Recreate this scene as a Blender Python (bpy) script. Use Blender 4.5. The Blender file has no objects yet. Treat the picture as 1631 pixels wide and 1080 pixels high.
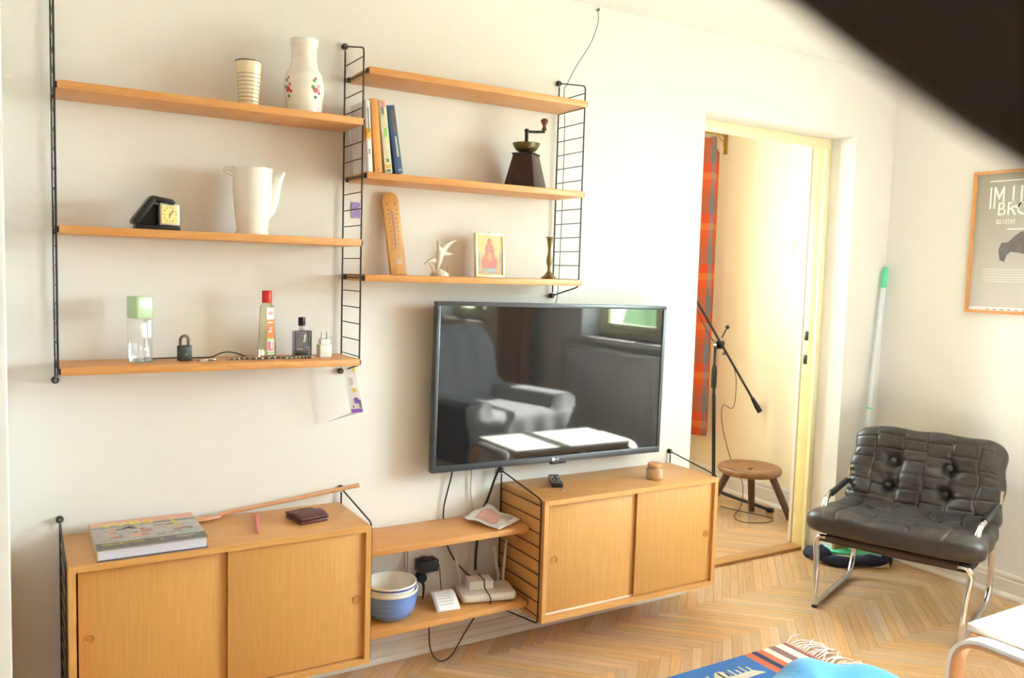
import bpy, bmesh, math, random
from mathutils import Vector, Matrix, Euler, Quaternion
random.seed(7)
PI = math.pi
SC = bpy.context.scene
COL = SC.collection

# ------------------------------------------------------------------ camera
CAM_LOC = Vector((-0.0989, -2.5076, 1.2986))
YAW, PITCH, ROLL, FPX = 0.5426, -0.0792, 0.0293, 1329.33
fwd = Vector((math.sin(YAW)*math.cos(PITCH), math.cos(YAW)*math.cos(PITCH), math.sin(PITCH)))
_r = Vector((math.cos(YAW), -math.sin(YAW), 0)); _u = _r.cross(fwd)
right = _r*math.cos(ROLL) + _u*math.sin(ROLL); up = -_r*math.sin(ROLL) + _u*math.cos(ROLL)
cd = bpy.data.cameras.new('camera'); cam = bpy.data.objects.new('camera', cd); COL.objects.link(cam)
cam.matrix_world = Matrix(((right.x, up.x, -fwd.x, CAM_LOC.x), (right.y, up.y, -fwd.y, CAM_LOC.y), (right.z, up.z, -fwd.z, CAM_LOC.z), (0, 0, 0, 1)))
cd.sensor_width = 36; cd.lens = 36*FPX/1631; cd.clip_start = 0.01
cd.dof.use_dof = True; cd.dof.focus_distance = 2.9; cd.dof.aperture_fstop = 7.0
SC.camera = cam

# ------------------------------------------------------------------ world, sun, exposure
W = bpy.data.worlds.new('sky'); SC.world = W; W.use_nodes = True
_nt = W.node_tree; _bg = _nt.nodes['Background']
_bg.inputs['Color'].default_value = (0.76, 0.885, 1.0, 1); _bg.inputs['Strength'].default_value = 5.0
sd = bpy.data.lights.new('sun', 'SUN'); sun = bpy.data.objects.new('sun', sd); COL.objects.link(sun)
sd.energy = 12; sd.angle = math.radians(0.6); sd.color = (1.0, 0.97, 0.93)
sun.rotation_euler = Vector((-1.0, 0.10, -1.02)).to_track_quat('-Z', 'Y').to_euler()
def portal(name, loc, rot, sx, sy):
    l = bpy.data.lights.new(name, 'AREA'); l.shape = 'RECTANGLE'; l.size = sx; l.size_y = sy; l.cycles.is_portal = True
    o = bpy.data.objects.new(name, l); o.location = loc; o.rotation_euler = rot; COL.objects.link(o)
WIN = [(-2.62, -1.22, 0.86, 2.12), (-4.95, -4.05, 0.86, 2.12)]       # y0, y1, z0, z1 on the right wall
for y0, y1, z0, z1 in WIN:
    portal('window_portal', (3.70, (y0+y1)/2, (z0+z1)/2), (0, PI/2, 0), z1-z0, y1-y0)
HWIN = (2.10, 3.00, 0.88, 2.00)                                       # hall window x0,x1,z0,z1 on hall far wall
portal('window_portal', ((HWIN[0]+HWIN[1])/2, 1.62, (HWIN[2]+HWIN[3])/2), (-PI/2, 0, 0), HWIN[1]-HWIN[0], HWIN[3]-HWIN[2])
SC.view_settings.view_transform = 'Standard'; SC.view_settings.look = 'None'
SC.view_settings.gamma = 1; SC.view_settings.use_curve_mapping = False
SC.view_settings.exposure = 3.6
SC.cycles.use_denoising = True; SC.cycles.diffuse_bounces = 8; SC.cycles.max_bounces = 16; SC.cycles.transparent_max_bounces = 16
SC.cycles.caustics_reflective = False; SC.cycles.caustics_refractive = False; SC.cycles.sample_clamp_indirect = 8

# ------------------------------------------------------------------ materials
def lin(h):
    h = h.lstrip('#'); v = [int(h[i:i+2], 16)/255 for i in (0, 2, 4)]
    return tuple(x/12.92 if x <= .04045 else ((x+.055)/1.055)**2.4 for x in v) + (1,)
def newmat(name):
    m = bpy.data.materials.new(name); m.use_nodes = True
    nt = m.node_tree; return m, nt, nt.nodes['Principled BSDF']
def N(nt, t, **kw):
    n = nt.nodes.new(t)
    for k, v in kw.items():
        if k in n.inputs: n.inputs[k].default_value = v
        else: setattr(n, k, v)
    return n
def mat(name, col, rough=.5, metal=0, var=.06, scale=30, bump=0, spec=None, trans=0, coat=0, sheen=0, ior=None):
    m, nt, b = newmat(name)
    c = lin(col)
    tc = N(nt, 'ShaderNodeTexCoord'); no = N(nt, 'ShaderNodeTexNoise', Scale=scale, Detail=4.0)
    nt.links.new(tc.outputs['Object'], no.inputs['Vector'])
    if var:
        rp = N(nt, 'ShaderNodeValToRGB')
        rp.color_ramp.elements[0].position = .3; rp.color_ramp.elements[1].position = .7
        rp.color_ramp.elements[0].color = tuple(x*(1-var) for x in c[:3]) + (1,)
        rp.color_ramp.elements[1].color = tuple(min(1, x*(1+var)) for x in c[:3]) + (1,)
        nt.links.new(no.outputs['Fac'], rp.inputs['Fac']); nt.links.new(rp.outputs['Color'], b.inputs['Base Color'])
    else: b.inputs['Base Color'].default_value = c
    b.inputs['Roughness'].default_value = rough; b.inputs['Metallic'].default_value = metal
    if spec is not None: b.inputs['Specular IOR Level'].default_value = spec
    if ior: b.inputs['IOR'].default_value = ior
    if trans: b.inputs['Transmission Weight'].default_value = trans
    if coat: b.inputs['Coat Weight'].default_value = coat; b.inputs['Coat Roughness'].default_value = .08
    if sheen: b.inputs['Sheen Weight'].default_value = sheen
    if bump:
        bp = N(nt, 'ShaderNodeBump', Strength=bump, Distance=.002)
        nt.links.new(no.outputs['Fac'], bp.inputs['Height']); nt.links.new(bp.outputs['Normal'], b.inputs['Normal'])
    return m
def wood(name, c1, c2, axis=0, rough=.42, stretch=14, scale=9, rnd=0.0, coat=0):
    m, nt, b = newmat(name)
    tc = N(nt, 'ShaderNodeTexCoord'); mp = N(nt, 'ShaderNodeMapping')
    s = [stretch]*3; s[axis] = 1.0
    mp.inputs['Scale'].default_value = s
    oi = N(nt, 'ShaderNodeObjectInfo'); at = N(nt, 'ShaderNodeAttribute'); at.attribute_name = 'rnd'
    ad = N(nt, 'ShaderNodeMath', operation='ADD'); nt.links.new(oi.outputs['Random'], ad.inputs[0]); nt.links.new(at.outputs['Fac'], ad.inputs[1])
    fr = N(nt, 'ShaderNodeMath', operation='FRACT'); nt.links.new(ad.outputs[0], fr.inputs[0])
    cx = N(nt, 'ShaderNodeVectorMath', operation='ADD'); mu = N(nt, 'ShaderNodeMath', operation='MULTIPLY'); mu.inputs[1].default_value = 17.3
    nt.links.new(fr.outputs[0], mu.inputs[0]); nt.links.new(tc.outputs['Object'], mp.inputs['Vector'])
    nt.links.new(mp.outputs[0], cx.inputs[0]); nt.links.new(mu.outputs[0], cx.inputs[1])
    no = N(nt, 'ShaderNodeTexNoise', Scale=scale, Detail=6.0, Roughness=.62, Distortion=.4)
    nt.links.new(cx.outputs[0], no.inputs['Vector'])
    rp = N(nt, 'ShaderNodeValToRGB'); e = rp.color_ramp.elements
    e[0].position = .3; e[1].position = .72; e[0].color = lin(c2); e[1].color = lin(c1)
    nt.links.new(no.outputs['Fac'], rp.inputs['Fac'])
    hs = N(nt, 'ShaderNodeHueSaturation')
    nt.links.new(rp.outputs['Color'], hs.inputs['Color'])
    if rnd:
        mr = N(nt, 'ShaderNodeMapRange'); mr.inputs['To Min'].default_value = 1-rnd; mr.inputs['To Max'].default_value = 1+rnd*.6
        nt.links.new(fr.outputs[0], mr.inputs['Value']); nt.links.new(mr.outputs[0], hs.inputs['Value'])
        m2 = N(nt, 'ShaderNodeMath', operation='MULTIPLY'); m2.inputs[1].default_value = 7.77
        nt.links.new(fr.outputs[0], m2.inputs[0]); f2 = N(nt, 'ShaderNodeMath', operation='FRACT'); nt.links.new(m2.outputs[0], f2.inputs[0])
        m3 = N(nt, 'ShaderNodeMapRange'); m3.inputs['To Min'].default_value = .82; m3.inputs['To Max'].default_value = 1.1
        nt.links.new(f2.outputs[0], m3.inputs['Value']); nt.links.new(m3.outputs[0], hs.inputs['Saturation'])
    nt.links.new(hs.outputs['Color'], b.inputs['Base Color'])
    b.inputs['Roughness'].default_value = rough
    if coat: b.inputs['Coat Weight'].default_value = coat; b.inputs['Coat Roughness'].default_value = .15
    bp = N(nt, 'ShaderNodeBump', Strength=.12, Distance=.001); nt.links.new(no.outputs['Fac'], bp.inputs['Height']); nt.links.new(bp.outputs['Normal'], b.inputs['Normal'])
    return m
def glass(name, tint='#ffffff', refl=.12, rough=.02):
    m, nt, b = newmat(name); nt.nodes.remove(b)
    out = nt.nodes['Material Output']; t = N(nt, 'ShaderNodeBsdfTransparent'); t.inputs[0].default_value = lin(tint)
    g = N(nt, 'ShaderNodeBsdfGlossy', Roughness=rough); lw = N(nt, 'ShaderNodeLayerWeight', Blend=.25)
    mr = N(nt, 'ShaderNodeMapRange'); mr.inputs['To Min'].default_value = refl*.35; mr.inputs['To Max'].default_value = min(1, refl*5)
    mx = N(nt, 'ShaderNodeMixShader'); nt.links.new(lw.outputs['Fresnel'], mr.inputs['Value']); nt.links.new(mr.outputs[0], mx.inputs[0])
    nt.links.new(t.outputs[0], mx.inputs[1]); nt.links.new(g.outputs[0], mx.inputs[2]); nt.links.new(mx.outputs[0], out.inputs['Surface'])
    return m
def ramp_mat(name, axis, stops, rough=.8, bump=0, interp='CONSTANT', use='Object'):
    """colour bands along one object axis; stops = [(pos, hex)], pos in metres mapped 0..1 by 'span'"""
    m, nt, b = newmat(name)
    lo = stops[0][0]; hi = stops[-1][0]
    tc = N(nt, 'ShaderNodeTexCoord'); sx = N(nt, 'ShaderNodeSeparateXYZ'); nt.links.new(tc.outputs[use], sx.inputs[0])
    mr = N(nt, 'ShaderNodeMapRange'); mr.inputs['From Min'].default_value = lo; mr.inputs['From Max'].default_value = hi
    nt.links.new(sx.outputs[axis], mr.inputs['Value'])
    rp = N(nt, 'ShaderNodeValToRGB'); rp.color_ramp.interpolation = interp
    e = rp.color_ramp.elements
    while len(e) < len(stops): e.new(.5)
    for k, (p, h) in enumerate(stops): e[k].position = (p-lo)/(hi-lo); e[k].color = lin(h)
    nt.links.new(mr.outputs[0], rp.inputs['Fac']); nt.links.new(rp.outputs['Color'], b.inputs['Base Color'])
    b.inputs['Roughness'].default_value = rough
    if bump:
        no = N(nt, 'ShaderNodeTexNoise', Scale=400.0); bp = N(nt, 'ShaderNodeBump', Strength=bump, Distance=.002)
        nt.links.new(tc.outputs['Object'], no.inputs['Vector']); nt.links.new(no.outputs['Fac'], bp.inputs['Height']); nt.links.new(bp.outputs['Normal'], b.inputs['Normal'])
    return m

M = {}
M['wall'] = mat('wall_paint', '#e6e5e4', .75, var=.01, scale=3, bump=.08)
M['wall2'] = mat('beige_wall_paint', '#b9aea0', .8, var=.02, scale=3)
M['ceil'] = mat('ceiling_paint', '#eae9e7', .8, var=.01, scale=3)
M['hallwall'] = mat('hall_paint', '#efdfc2', .75, var=.015, scale=3)
M['trimw'] = mat('white_trim_paint', '#e2ddd6', .45, var=.03, scale=8)
M['cream'] = mat('cream_gloss_paint', '#eadba0', .35, var=.03, scale=8)
M['creamL'] = mat('pale_cream_gloss_paint', '#f0e8c4', .35, var=.02, scale=8)
M['shelf'] = wood('shelf_wood', '#dfa667', '#cf8f4f', 0)
M['cabtop'] = wood('cabinet_wood', '#d6a468', '#c68d52', 0)
M['door'] = wood('cabinet_door_wood', '#dda864', '#d09853', 2, stretch=40, scale=7)
M['edge'] = wood('cabinet_edge_wood', '#e0ab68', '#d29a55', 0)
M['edgev'] = wood('cabinet_upright_edge_wood', '#e0ab68', '#d29a55', 2)
M['plank'] = wood('parquet_oak', '#d6b085', '#c09567', 0, rough=.34, stretch=16, scale=7, rnd=.16, coat=.15)
M['gap'] = mat('floor_joint', '#7a5a36', .8)
M['wire'] = mat('black_wire', '#332d2c', .4, .2, var=.05)
M['screw'] = mat('dark_washer', '#3a3532', .4, .4)
M['screwc'] = mat('screw_metal', '#8f8a78', .35, .8)
M['chrome'] = mat('chrome', '#dcdcdc', .08, 1, var=.02)
M['white'] = mat('white_plastic', '#eceae8', .35, var=.01)
M['black'] = mat('black_plastic', '#1d1c1e', .4, var=.05)
M['grey'] = mat('grey_plastic', '#7c7d80', .4)
M['porc'] = mat('white_porcelain', '#eeece6', .12, var=.01, coat=.5)
M['leather'] = mat('black_leather', '#3a3433', .40, var=.2, scale=45, bump=.35)
M['sling'] = mat('brown_sling_canvas', '#4c3b33', .7, var=.12, scale=60)
M['brass'] = mat('aged_brass', '#8a7a52', .35, .8, var=.15)
M['darkwood'] = mat('dark_stained_wood', '#3a211b', .35, var=.25, scale=40)
M['paper'] = mat('white_paper', '#ece9ec', .7, var=.01)
M['gold'] = mat('gold_metal', '#c9a44c', .3, .9)
M['glass'] = glass('clear_glass')
M['pane'] = glass('window_glass', '#f6faf6', .1)

# ------------------------------------------------------------------ mesh helpers
class MB:
    def __init__(s): s.v = []; s.f = []
    def add(s, vs, fs):
        o = len(s.v); s.v += [tuple(v) for v in vs]; s.f += [tuple(o+i for i in f) for f in fs]; return s
    def box(s, x0, y0, z0, x1, y1, z1, M4=None):
        vs = [Vector(p) for p in ((x0, y0, z0), (x1, y0, z0), (x1, y1, z0), (x0, y1, z0), (x0, y0, z1), (x1, y0, z1), (x1, y1, z1), (x0, y1, z1))]
        if M4: vs = [M4 @ v for v in vs]
        return s.add(vs, [(0, 3, 2, 1), (4, 5, 6, 7), (0, 1, 5, 4), (1, 2, 6, 5), (2, 3, 7, 6), (3, 0, 4, 7)])
    def tube(s, path, r, seg=8, closed=False, smooth=0):
        P = [Vector(p) for p in path]
        if smooth: P = catmull(P, smooth, closed)
        n = len(P); rr = r if isinstance(r, (list, tuple)) else [r]*n
        if len(rr) != n: rr = [rr[0]+(rr[-1]-rr[0])*i/(n-1) for i in range(n)]
        T = []
        for i in range(n):
            a = P[(i-1) % n] if (closed or i) else P[i]; b = P[(i+1) % n] if (closed or i < n-1) else P[i]
            T.append((b-a).normalized() if (b-a).length > 1e-9 else Vector((0, 0, 1)))
        ref = Vector((0, 0, 1)) if abs(T[0].z) < .9 else Vector((1, 0, 0))
        nv = T[0].cross(ref).normalized(); vs = []
        for i in range(n):
            if i:
                q = T[i-1].rotation_difference(T[i]); nv = (q @ nv).normalized()
            bv = T[i].cross(nv)
            for k in range(seg):
                a = 2*PI*k/seg; vs.append(P[i] + (nv*math.cos(a)+bv*math.sin(a))*rr[i])
        fs = []
        for i in range(n if closed else n-1):
            j = (i+1) % n
            for k in range(seg): fs.append((i*seg+k, i*seg+(k+1) % seg, j*seg+(k+1) % seg, j*seg+k))
        if not closed: fs += [tuple(range(seg))[::-1], tuple(range((n-1)*seg, n*seg))]
        return s.add(vs, fs)
    def lathe(s, prof, seg=32, c=(0, 0, 0), M4=None, ring=False):
        vs = []; fs = []; n = len(prof)
        for r, z in prof:
            for k in range(seg):
                a = 2*PI*k/seg; p = Vector((c[0]+r*math.cos(a), c[1]+r*math.sin(a), c[2]+z)); vs.append(M4 @ p if M4 else p)
        for i in range(n-1):
            for k in range(seg): fs.append((i*seg+k, i*seg+(k+1) % seg, (i+1)*seg+(k+1) % seg, (i+1)*seg+k))
        if ring:
            for k in range(seg): fs.append(((n-1)*seg+k, (n-1)*seg+(k+1) % seg, (k+1) % seg, k))
        else: fs += [tuple(range(seg))[::-1], tuple(range((n-1)*seg, n*seg))]
        return s.add(vs, fs)
    def prism(s, poly, d0, d1, axis=1, M4=None):
        """2-D polygon swept between d0 and d1 along an axis (other two axes in cyclic x,y,z order)"""
        def mk(p, d):
            q = [0, 0, 0]; oth = [i for i in range(3) if i != axis]; q[oth[0]] = p[0]; q[oth[1]] = p[1]; q[axis] = d
            q = Vector(q); return M4 @ q if M4 else q
        n = len(poly)
        return s.add([mk(p, d0) for p in poly]+[mk(p, d1) for p in poly], [tuple(range(n))[::-1], tuple(range(n, 2*n))]+[(i, (i+1) % n, n+(i+1) % n, n+i) for i in range(n)])
    def grid(s, fn, nu, nv, cu=False):
        vs = [fn(i/(nu if cu else nu-1), j/(nv-1)) for j in range(nv) for i in range(nu)]
        fs = []
        for j in range(nv-1):
            for i in range(nu if cu else nu-1): fs.append((j*nu+i, j*nu+(i+1) % nu, (j+1)*nu+(i+1) % nu, (j+1)*nu+i))
        return s.add(vs, fs)
    def ball(s, c, r, seg=16, ring=10, sc=(1, 1, 1)):
        pr = [(max(1e-4, r*math.sin(PI*i/ring)), -r*math.cos(PI*i/ring)) for i in range(ring+1)]
        t = MB().lathe(pr, seg); return s.add([(c[0]+v[0]*sc[0], c[1]+v[1]*sc[1], c[2]+v[2]*sc[2]) for v in t.v], t.f)
    def build(s, name, m, parent=None, smooth=False, bevel=0, bseg=2, solid=0, sub=0):
        me = bpy.data.meshes.new(name); bm = bmesh.new()
        bv = [bm.verts.new(v) for v in s.v]
        for f in s.f:
            try: bm.faces.new([bv[i] for i in f])
            except ValueError: pass
        bmesh.ops.recalc_face_normals(bm, faces=bm.faces)
        if bevel:
            bm.normal_update()
            es = [e for e in bm.edges if len(e.link_faces) == 2 and e.calc_face_angle(0) > .5]
            bmesh.ops.bevel(bm, geom=es, offset=bevel, segments=bseg, affect='EDGES', profile=.5, clamp_overlap=True)
        bm.to_mesh(me); bm.free()
        o = bpy.data.objects.new(name, me); COL.objects.link(o)
        me.materials.append(M[m] if isinstance(m, str) else m)
        if smooth or bevel:
            for p in me.polygons: p.use_smooth = True
            me.set_sharp_from_angle(angle=math.radians(50 if smooth else 35))
        if solid:
            md = o.modifiers.new('solid', 'SOLIDIFY'); md.thickness = solid; md.offset = 0
        if sub:
            md = o.modifiers.new('sub', 'SUBSURF'); md.levels = sub; md.render_levels = sub
        if parent: o.parent = parent
        return o
def catmull(P, k, closed=False):
    out = []; n = len(P)
    rng = range(n if closed else n-1)
    for i in rng:
        p0 = P[(i-1) % n] if (closed or i) else P[0]*2-P[1]; p1 = P[i]; p2 = P[(i+1) % n]
        p3 = P[(i+2) % n] if (closed or i < n-2) else P[-1]*2-P[-2]
        for t in range(k):
            u = t/k; out.append(.5*((2*p1)+(p2-p0)*u+(2*p0-5*p1+4*p2-p3)*u*u+(3*p1-p0-3*p2+p3)*u**3))
    if not closed: out.append(P[-1].copy())
    return out
def fillet(P, r, k=4):
    """round the corners of an open polyline"""
    P = [Vector(p) for p in P]; out = [P[0]]
    for i in range(1, len(P)-1):
        a, b, c = P[i-1], P[i], P[i+1]; d1 = (a-b); d2 = (c-b); rr = min(r, d1.length*.45, d2.length*.45)
        s = b+d1.normalized()*rr; e = b+d2.normalized()*rr
        for t in range(k+1):
            u = t/k; out.append(s*(1-u)**2+b*2*u*(1-u)+e*u*u)
    out.append(P[-1]); return out
def tag(o, label, cat, group=None, kind=None):
    o['label'] = label; o['category'] = cat
    if group: o['group'] = group
    if kind: o['kind'] = kind
    return o
def thing(name, label, cat, loc=(0, 0, 0), rz=0, group=None, rot=None):
    o = bpy.data.objects.new(name, None); COL.objects.link(o); o.location = loc
    o.rotation_euler = rot if rot else (0, 0, rz); o.empty_display_size = .05
    return tag(o, label, cat, group)
def struct(o, label=None):
    o['kind'] = 'structure'
    if label: o['label'] = label
    return o
def text(name, s, size, m, parent, M4, extrude=.0002, sx=1.0, align='LEFT'):
    cu = bpy.data.curves.new('t', 'FONT'); cu.body = s; cu.size = size; cu.extrude = extrude; cu.resolution_u = 3; cu.align_x = align
    ob = bpy.data.objects.new('t', cu); COL.objects.link(ob); bpy.context.view_layer.update()
    me = bpy.data.meshes.new_from_object(ob.evaluated_get(bpy.context.evaluated_depsgraph_get()))
    bpy.data.objects.remove(ob); bpy.data.curves.remove(cu)
    for v in me.vertices: v.co = M4 @ Vector((v.co.x*sx, v.co.y, v.co.z))
    me.name = name; o = bpy.data.objects.new(name, me); COL.objects.link(o); me.materials.clear(); me.materials.append(M[m] if isinstance(m, str) else m)
    if parent: o.parent = parent
    return o
def basis(o, x, y):
    x = Vector(x).normalized(); y = Vector(y).normalized(); z = x.cross(y)
    return Matrix(((x.x, y.x, z.x, o[0]), (x.y, y.y, z.y, o[1]), (x.z, y.z, z.z, o[2]), (0, 0, 0, 1)))
def rotz(a): return Matrix.Rotation(a, 4, 'Z')
def T(x, y, z): return Matrix.Translation((x, y, z))

# ================================================================== STRUCTURE
XR, CEIL, YB, XL = 3.48, 2.265, -5.3, -0.95
DX0, DX1, DZ = 2.28, 3.21, 1.962
HX0, HX1, HY0, HY1 = 1.7, 3.63, .22, 1.45
w = MB()
w.box(XL-.2, 0, 0, DX0, .22, CEIL); w.box(DX1, 0, 0, HX1+.2, .22, CEIL); w.box(DX0, 0, DZ, DX1, .22, CEIL)
struct(w.build('wall_back', 'wall'))
w = MB()
ys = [YB] + [v for y0, y1, _, _ in sorted(WIN) for v in (y0, y1)] + [0]
for i in range(0, len(ys)-1, 2): w.box(XR, ys[i], 0, XR+.34, ys[i+1], CEIL)
for y0, y1, z0, z1 in WIN: w.box(XR, y0, 0, XR+.34, y1, z0); w.box(XR, y0, z1, XR+.34, y1, CEIL)
struct(w.build('wall_right', 'wall'))
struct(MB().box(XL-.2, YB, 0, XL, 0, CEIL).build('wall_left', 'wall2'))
struct(MB().box(XL, -.42, 0, -.108, 0, CEIL).build('wall_left_pier', 'wall', bevel=.004))
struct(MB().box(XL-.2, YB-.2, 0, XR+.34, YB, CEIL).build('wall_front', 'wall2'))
struct(MB().box(XL-.2, YB-.2, CEIL, XR+.34, .22, CEIL+.15).build('ceiling', 'ceil'))
# hall
w = MB().box(HX1, HY0, 0, HX1+.2, HY1, CEIL)
struct(w.build('wall_hall_right', 'hallwall'))
struct(MB().box(HX0-.2, HY0, 0, HX0, HY1, CEIL).build('wall_hall_left', 'hallwall'))
w = MB(); a, b, c, d = HWIN
w.box(HX0-.2, HY1, 0, a, HY1+.25, CEIL); w.box(b, HY1, 0, HX1+.2, HY1+.25, CEIL); w.box(a, HY1, 0, b, HY1+.25, c); w.box(a, HY1, d, b, HY1+.25, CEIL)
struct(w.build('wall_hall_back', 'hallwall'))
struct(MB().box(HX0-.2, .22, CEIL, HX1+.2, HY1+.25, CEIL+.15).build('ceiling_hall', 'ceil'))

# ---- parquet: herringbone planks at 45 degrees, each plank an object
PW, PL = .034, .408
S2 = math.sqrt(.5)
def clip(poly, x0, x1, y0, y1):
    for ax, lim, sg in ((0, x0, 1), (0, x1, -1), (1, y0, 1), (1, y1, -1)):
        out = []
        for i in range(len(poly)):
            p, q = poly[i], poly[(i+1) % len(poly)]; a = sg*(p[ax]-lim); b = sg*(q[ax]-lim)
            if a >= 0: out.append(p)
            if (a < 0) != (b < 0):
                t = a/(a-b); out.append((p[0]+(q[0]-p[0])*t, p[1]+(q[1]-p[1])*t))
        poly = out
        if len(poly) < 3: return []
    return poly
def area(p): return abs(sum(p[i][0]*p[(i+1) % len(p)][1]-p[(i+1) % len(p)][0]*p[i][1] for i in range(len(p))))/2
def project(x, y, z):
    d = Vector((x, y, z))-CAM_LOC; k = d.dot(fwd)
    if k < .05: return None
    return 815.5+FPX*d.dot(right)/k, 540-FPX*d.dot(up)/k, k
def parquet(parent, x0, x1, y0, y1, ztop, ox, oy, limit, rnd0=0):
    g = .0004; n = round(PL/PW); items = []
    hu, hv = (S2, -S2), (S2, S2)
    for j in range(-20, 40):
        for k in range(-150, 250):
            for kind in (0, 1):
                if kind == 0: a0, a1, b0, b1 = k+j*n, k+j*n+n, k-j*n, k-j*n+1
                else: a0, a1, b0, b1 = k+j*n, k+j*n+1, k-j*n+1, k-j*n+1+n
                cu, cv = (a0+a1)/2*PW, (b0+b1)/2*PW
                cx = ox+cu*hu[0]+cv*hv[0]; cy = oy+cu*hu[1]+cv*hv[1]
                if cx < x0-.3 or cx > x1+.3 or cy < y0-.3 or cy > y1+.3: continue
                hl, hw = PL/2-g, PW/2-g
                d1, d2 = (hu, hv) if kind == 0 else (hv, (-hu[0], -hu[1]))
                poly = [(cx+d1[0]*s*hl+d2[0]*t*hw, cy+d1[1]*s*hl+d2[1]*t*hw) for s, t in ((-1, -1), (1, -1), (1, 1), (-1, 1))]
                cp = clip(poly, x0, x1, y0, y1)
                if not cp or area(cp) < 2e-4: continue
                full = abs(area(cp)-4*hl*hw) < 1e-6
                pr = project(cx, cy, ztop); s = 0
                if pr and -40 < pr[0] < 1671 and -40 < pr[1] < 1120:
                    hid = cx < 2.2 and cy > -.10 - max(0, (1.9-cx))*.0 and cx < .75
                    s = area(cp)/pr[2]**3 * (0 if hid else 1)
                items.append((s, cx, cy, kind, cp, full, d1))
    items.sort(key=lambda t: -t[0])
    base = MB().box(-PL/2+g, -PW/2+g, -.011, PL/2-g, PW/2-g, 0)
    me = None; rest = MB(); vals = []
    for i, (s, cx, cy, kind, cp, full, d1) in enumerate(items):
        ang = math.atan2(d1[1], d1[0])
        if i < limit and s > 0:
            if full and me:
                o = bpy.data.objects.new('plank', me); COL.objects.link(o)
            elif full:
                o = base.build('plank', 'plank'); me = o.data
            else:
                c, sn = math.cos(-ang), math.sin(-ang)
                lp = [((p[0]-cx)*c-(p[1]-cy)*sn, (p[0]-cx)*sn+(p[1]-cy)*c) for p in cp]
                o = MB().prism(lp, -.011, 0, axis=2).build('plank', 'plank')
            o.location = (cx, cy, ztop); o.rotation_euler = (0, 0, ang); o.parent = parent
        else:
            rest.prism([(p[0], p[1]) for p in cp], ztop-.011, ztop, axis=2); vals += [random.random()]*(len(cp)*2)
    if rest.v:
        # grain along x of a 45-degree frame: the joined planks keep a per-plank random value
        me2 = bpy.data.meshes.new('planks'); me2.from_pydata(rest.v, [], rest.f); at = me2.attributes.new('rnd', 'FLOAT', 'POINT')
        at.data.foreach_set('value', vals)
        o = bpy.data.objects.new('planks', me2); COL.objects.link(o); me2.materials.append(M['plank']); o.parent = parent; o['kind'] = 'stuff'
floor = struct(MB().box(XL-.2, YB-.2, -.08, XR+.34, .30, -.0115).build('floor', 'gap'))
parquet(floor, XL, XR, YB, .16, 0, .0, -.145, 300)
HF = .012
hfloor = struct(MB().box(HX0-.2, .168, -.08, HX1+.2, HY1+.25, HF-.0115).build('floor_hall', 'gap'))
parquet(hfloor, HX0, HX1, .22, HY1, HF, .02, .50, 120)
struct(MB().box(DX0, .150, 0, DX1, .22, HF+.001).build('trim_threshold', wood('threshold_wood', '#c99a62', '#a87743', 0), bevel=.002))

# ---- baseboards
def base_profile(h, t): return [(0, 0), (-t-.012, 0), (-t-.012, .008), (-t-.006, .018), (-t, .022), (-t, h*.72), (-t+.004, h*.78), (-t+.002, h*.9), (-t+.006, h), (0, h)]
b = MB().prism(base_profile(.058, .012), XL, DX0-.002, axis=0); struct(b.build('baseboard_back', 'trimw'))
b = MB().prism(base_profile(.085, .014), DX1+.002, XR, axis=0); struct(b.build('baseboard_back_short', wood('skirting_wood', '#d0a06a', '#b98650', 0)))
b = MB().prism([(XR+p[0], p[1]) for p in base_profile(.10, .016)], YB, 0, axis=1); struct(b.build('baseboard_right', 'trimw'))
b = MB().prism([(HX1+p[0], HF+p[1]) for p in base_profile(.12, .018)], .245, HY1, axis=1); struct(b.build('baseboard_hall', 'trimw'))

# ---- door frame (no leaf in view)
dr = struct(MB().box(DX0+.0005, .150, DZ-.022, DX1-.0005, .219, DZ-.0005).build('door_1', 'cream', bevel=.002))
for x0 in (DX0+.0005, DX1-.0225): MB().box(x0, .150, HF, x0+.022, .219, DZ-.0225).build('jamb', 'cream', dr, bevel=.002)
for x0 in (DX0+.0005, DX1-.0305): MB().box(x0, .132, 0, x0+.030, .1495, DZ-.0455).build('frame_edge', 'creamL', dr, bevel=.002)
MB().box(DX0+.0005, .132, DZ-.045, DX1-.0005, .1495, DZ-.0005).build('frame_edge', 'creamL', dr, bevel=.002)
for x0, x1 in ((DX0-.06, DX0+.02), (DX1-.026, DX1+.06)): MB().box(x0, .2205, HF, x1, .240, DZ-.0205).build('casing', 'trimw', dr, bevel=.003)
MB().box(DX0-.06, .2205, DZ-.02, DX1+.06, .240, DZ+.06).build('casing', 'trimw', dr, bevel=.003)
for z0 in (.90, 1.015):
    MB().box(DX1-.0245, .186, z0, DX1-.022, .208, z0+.045).build('strike_plate', 'black', dr, bevel=.002)

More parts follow.
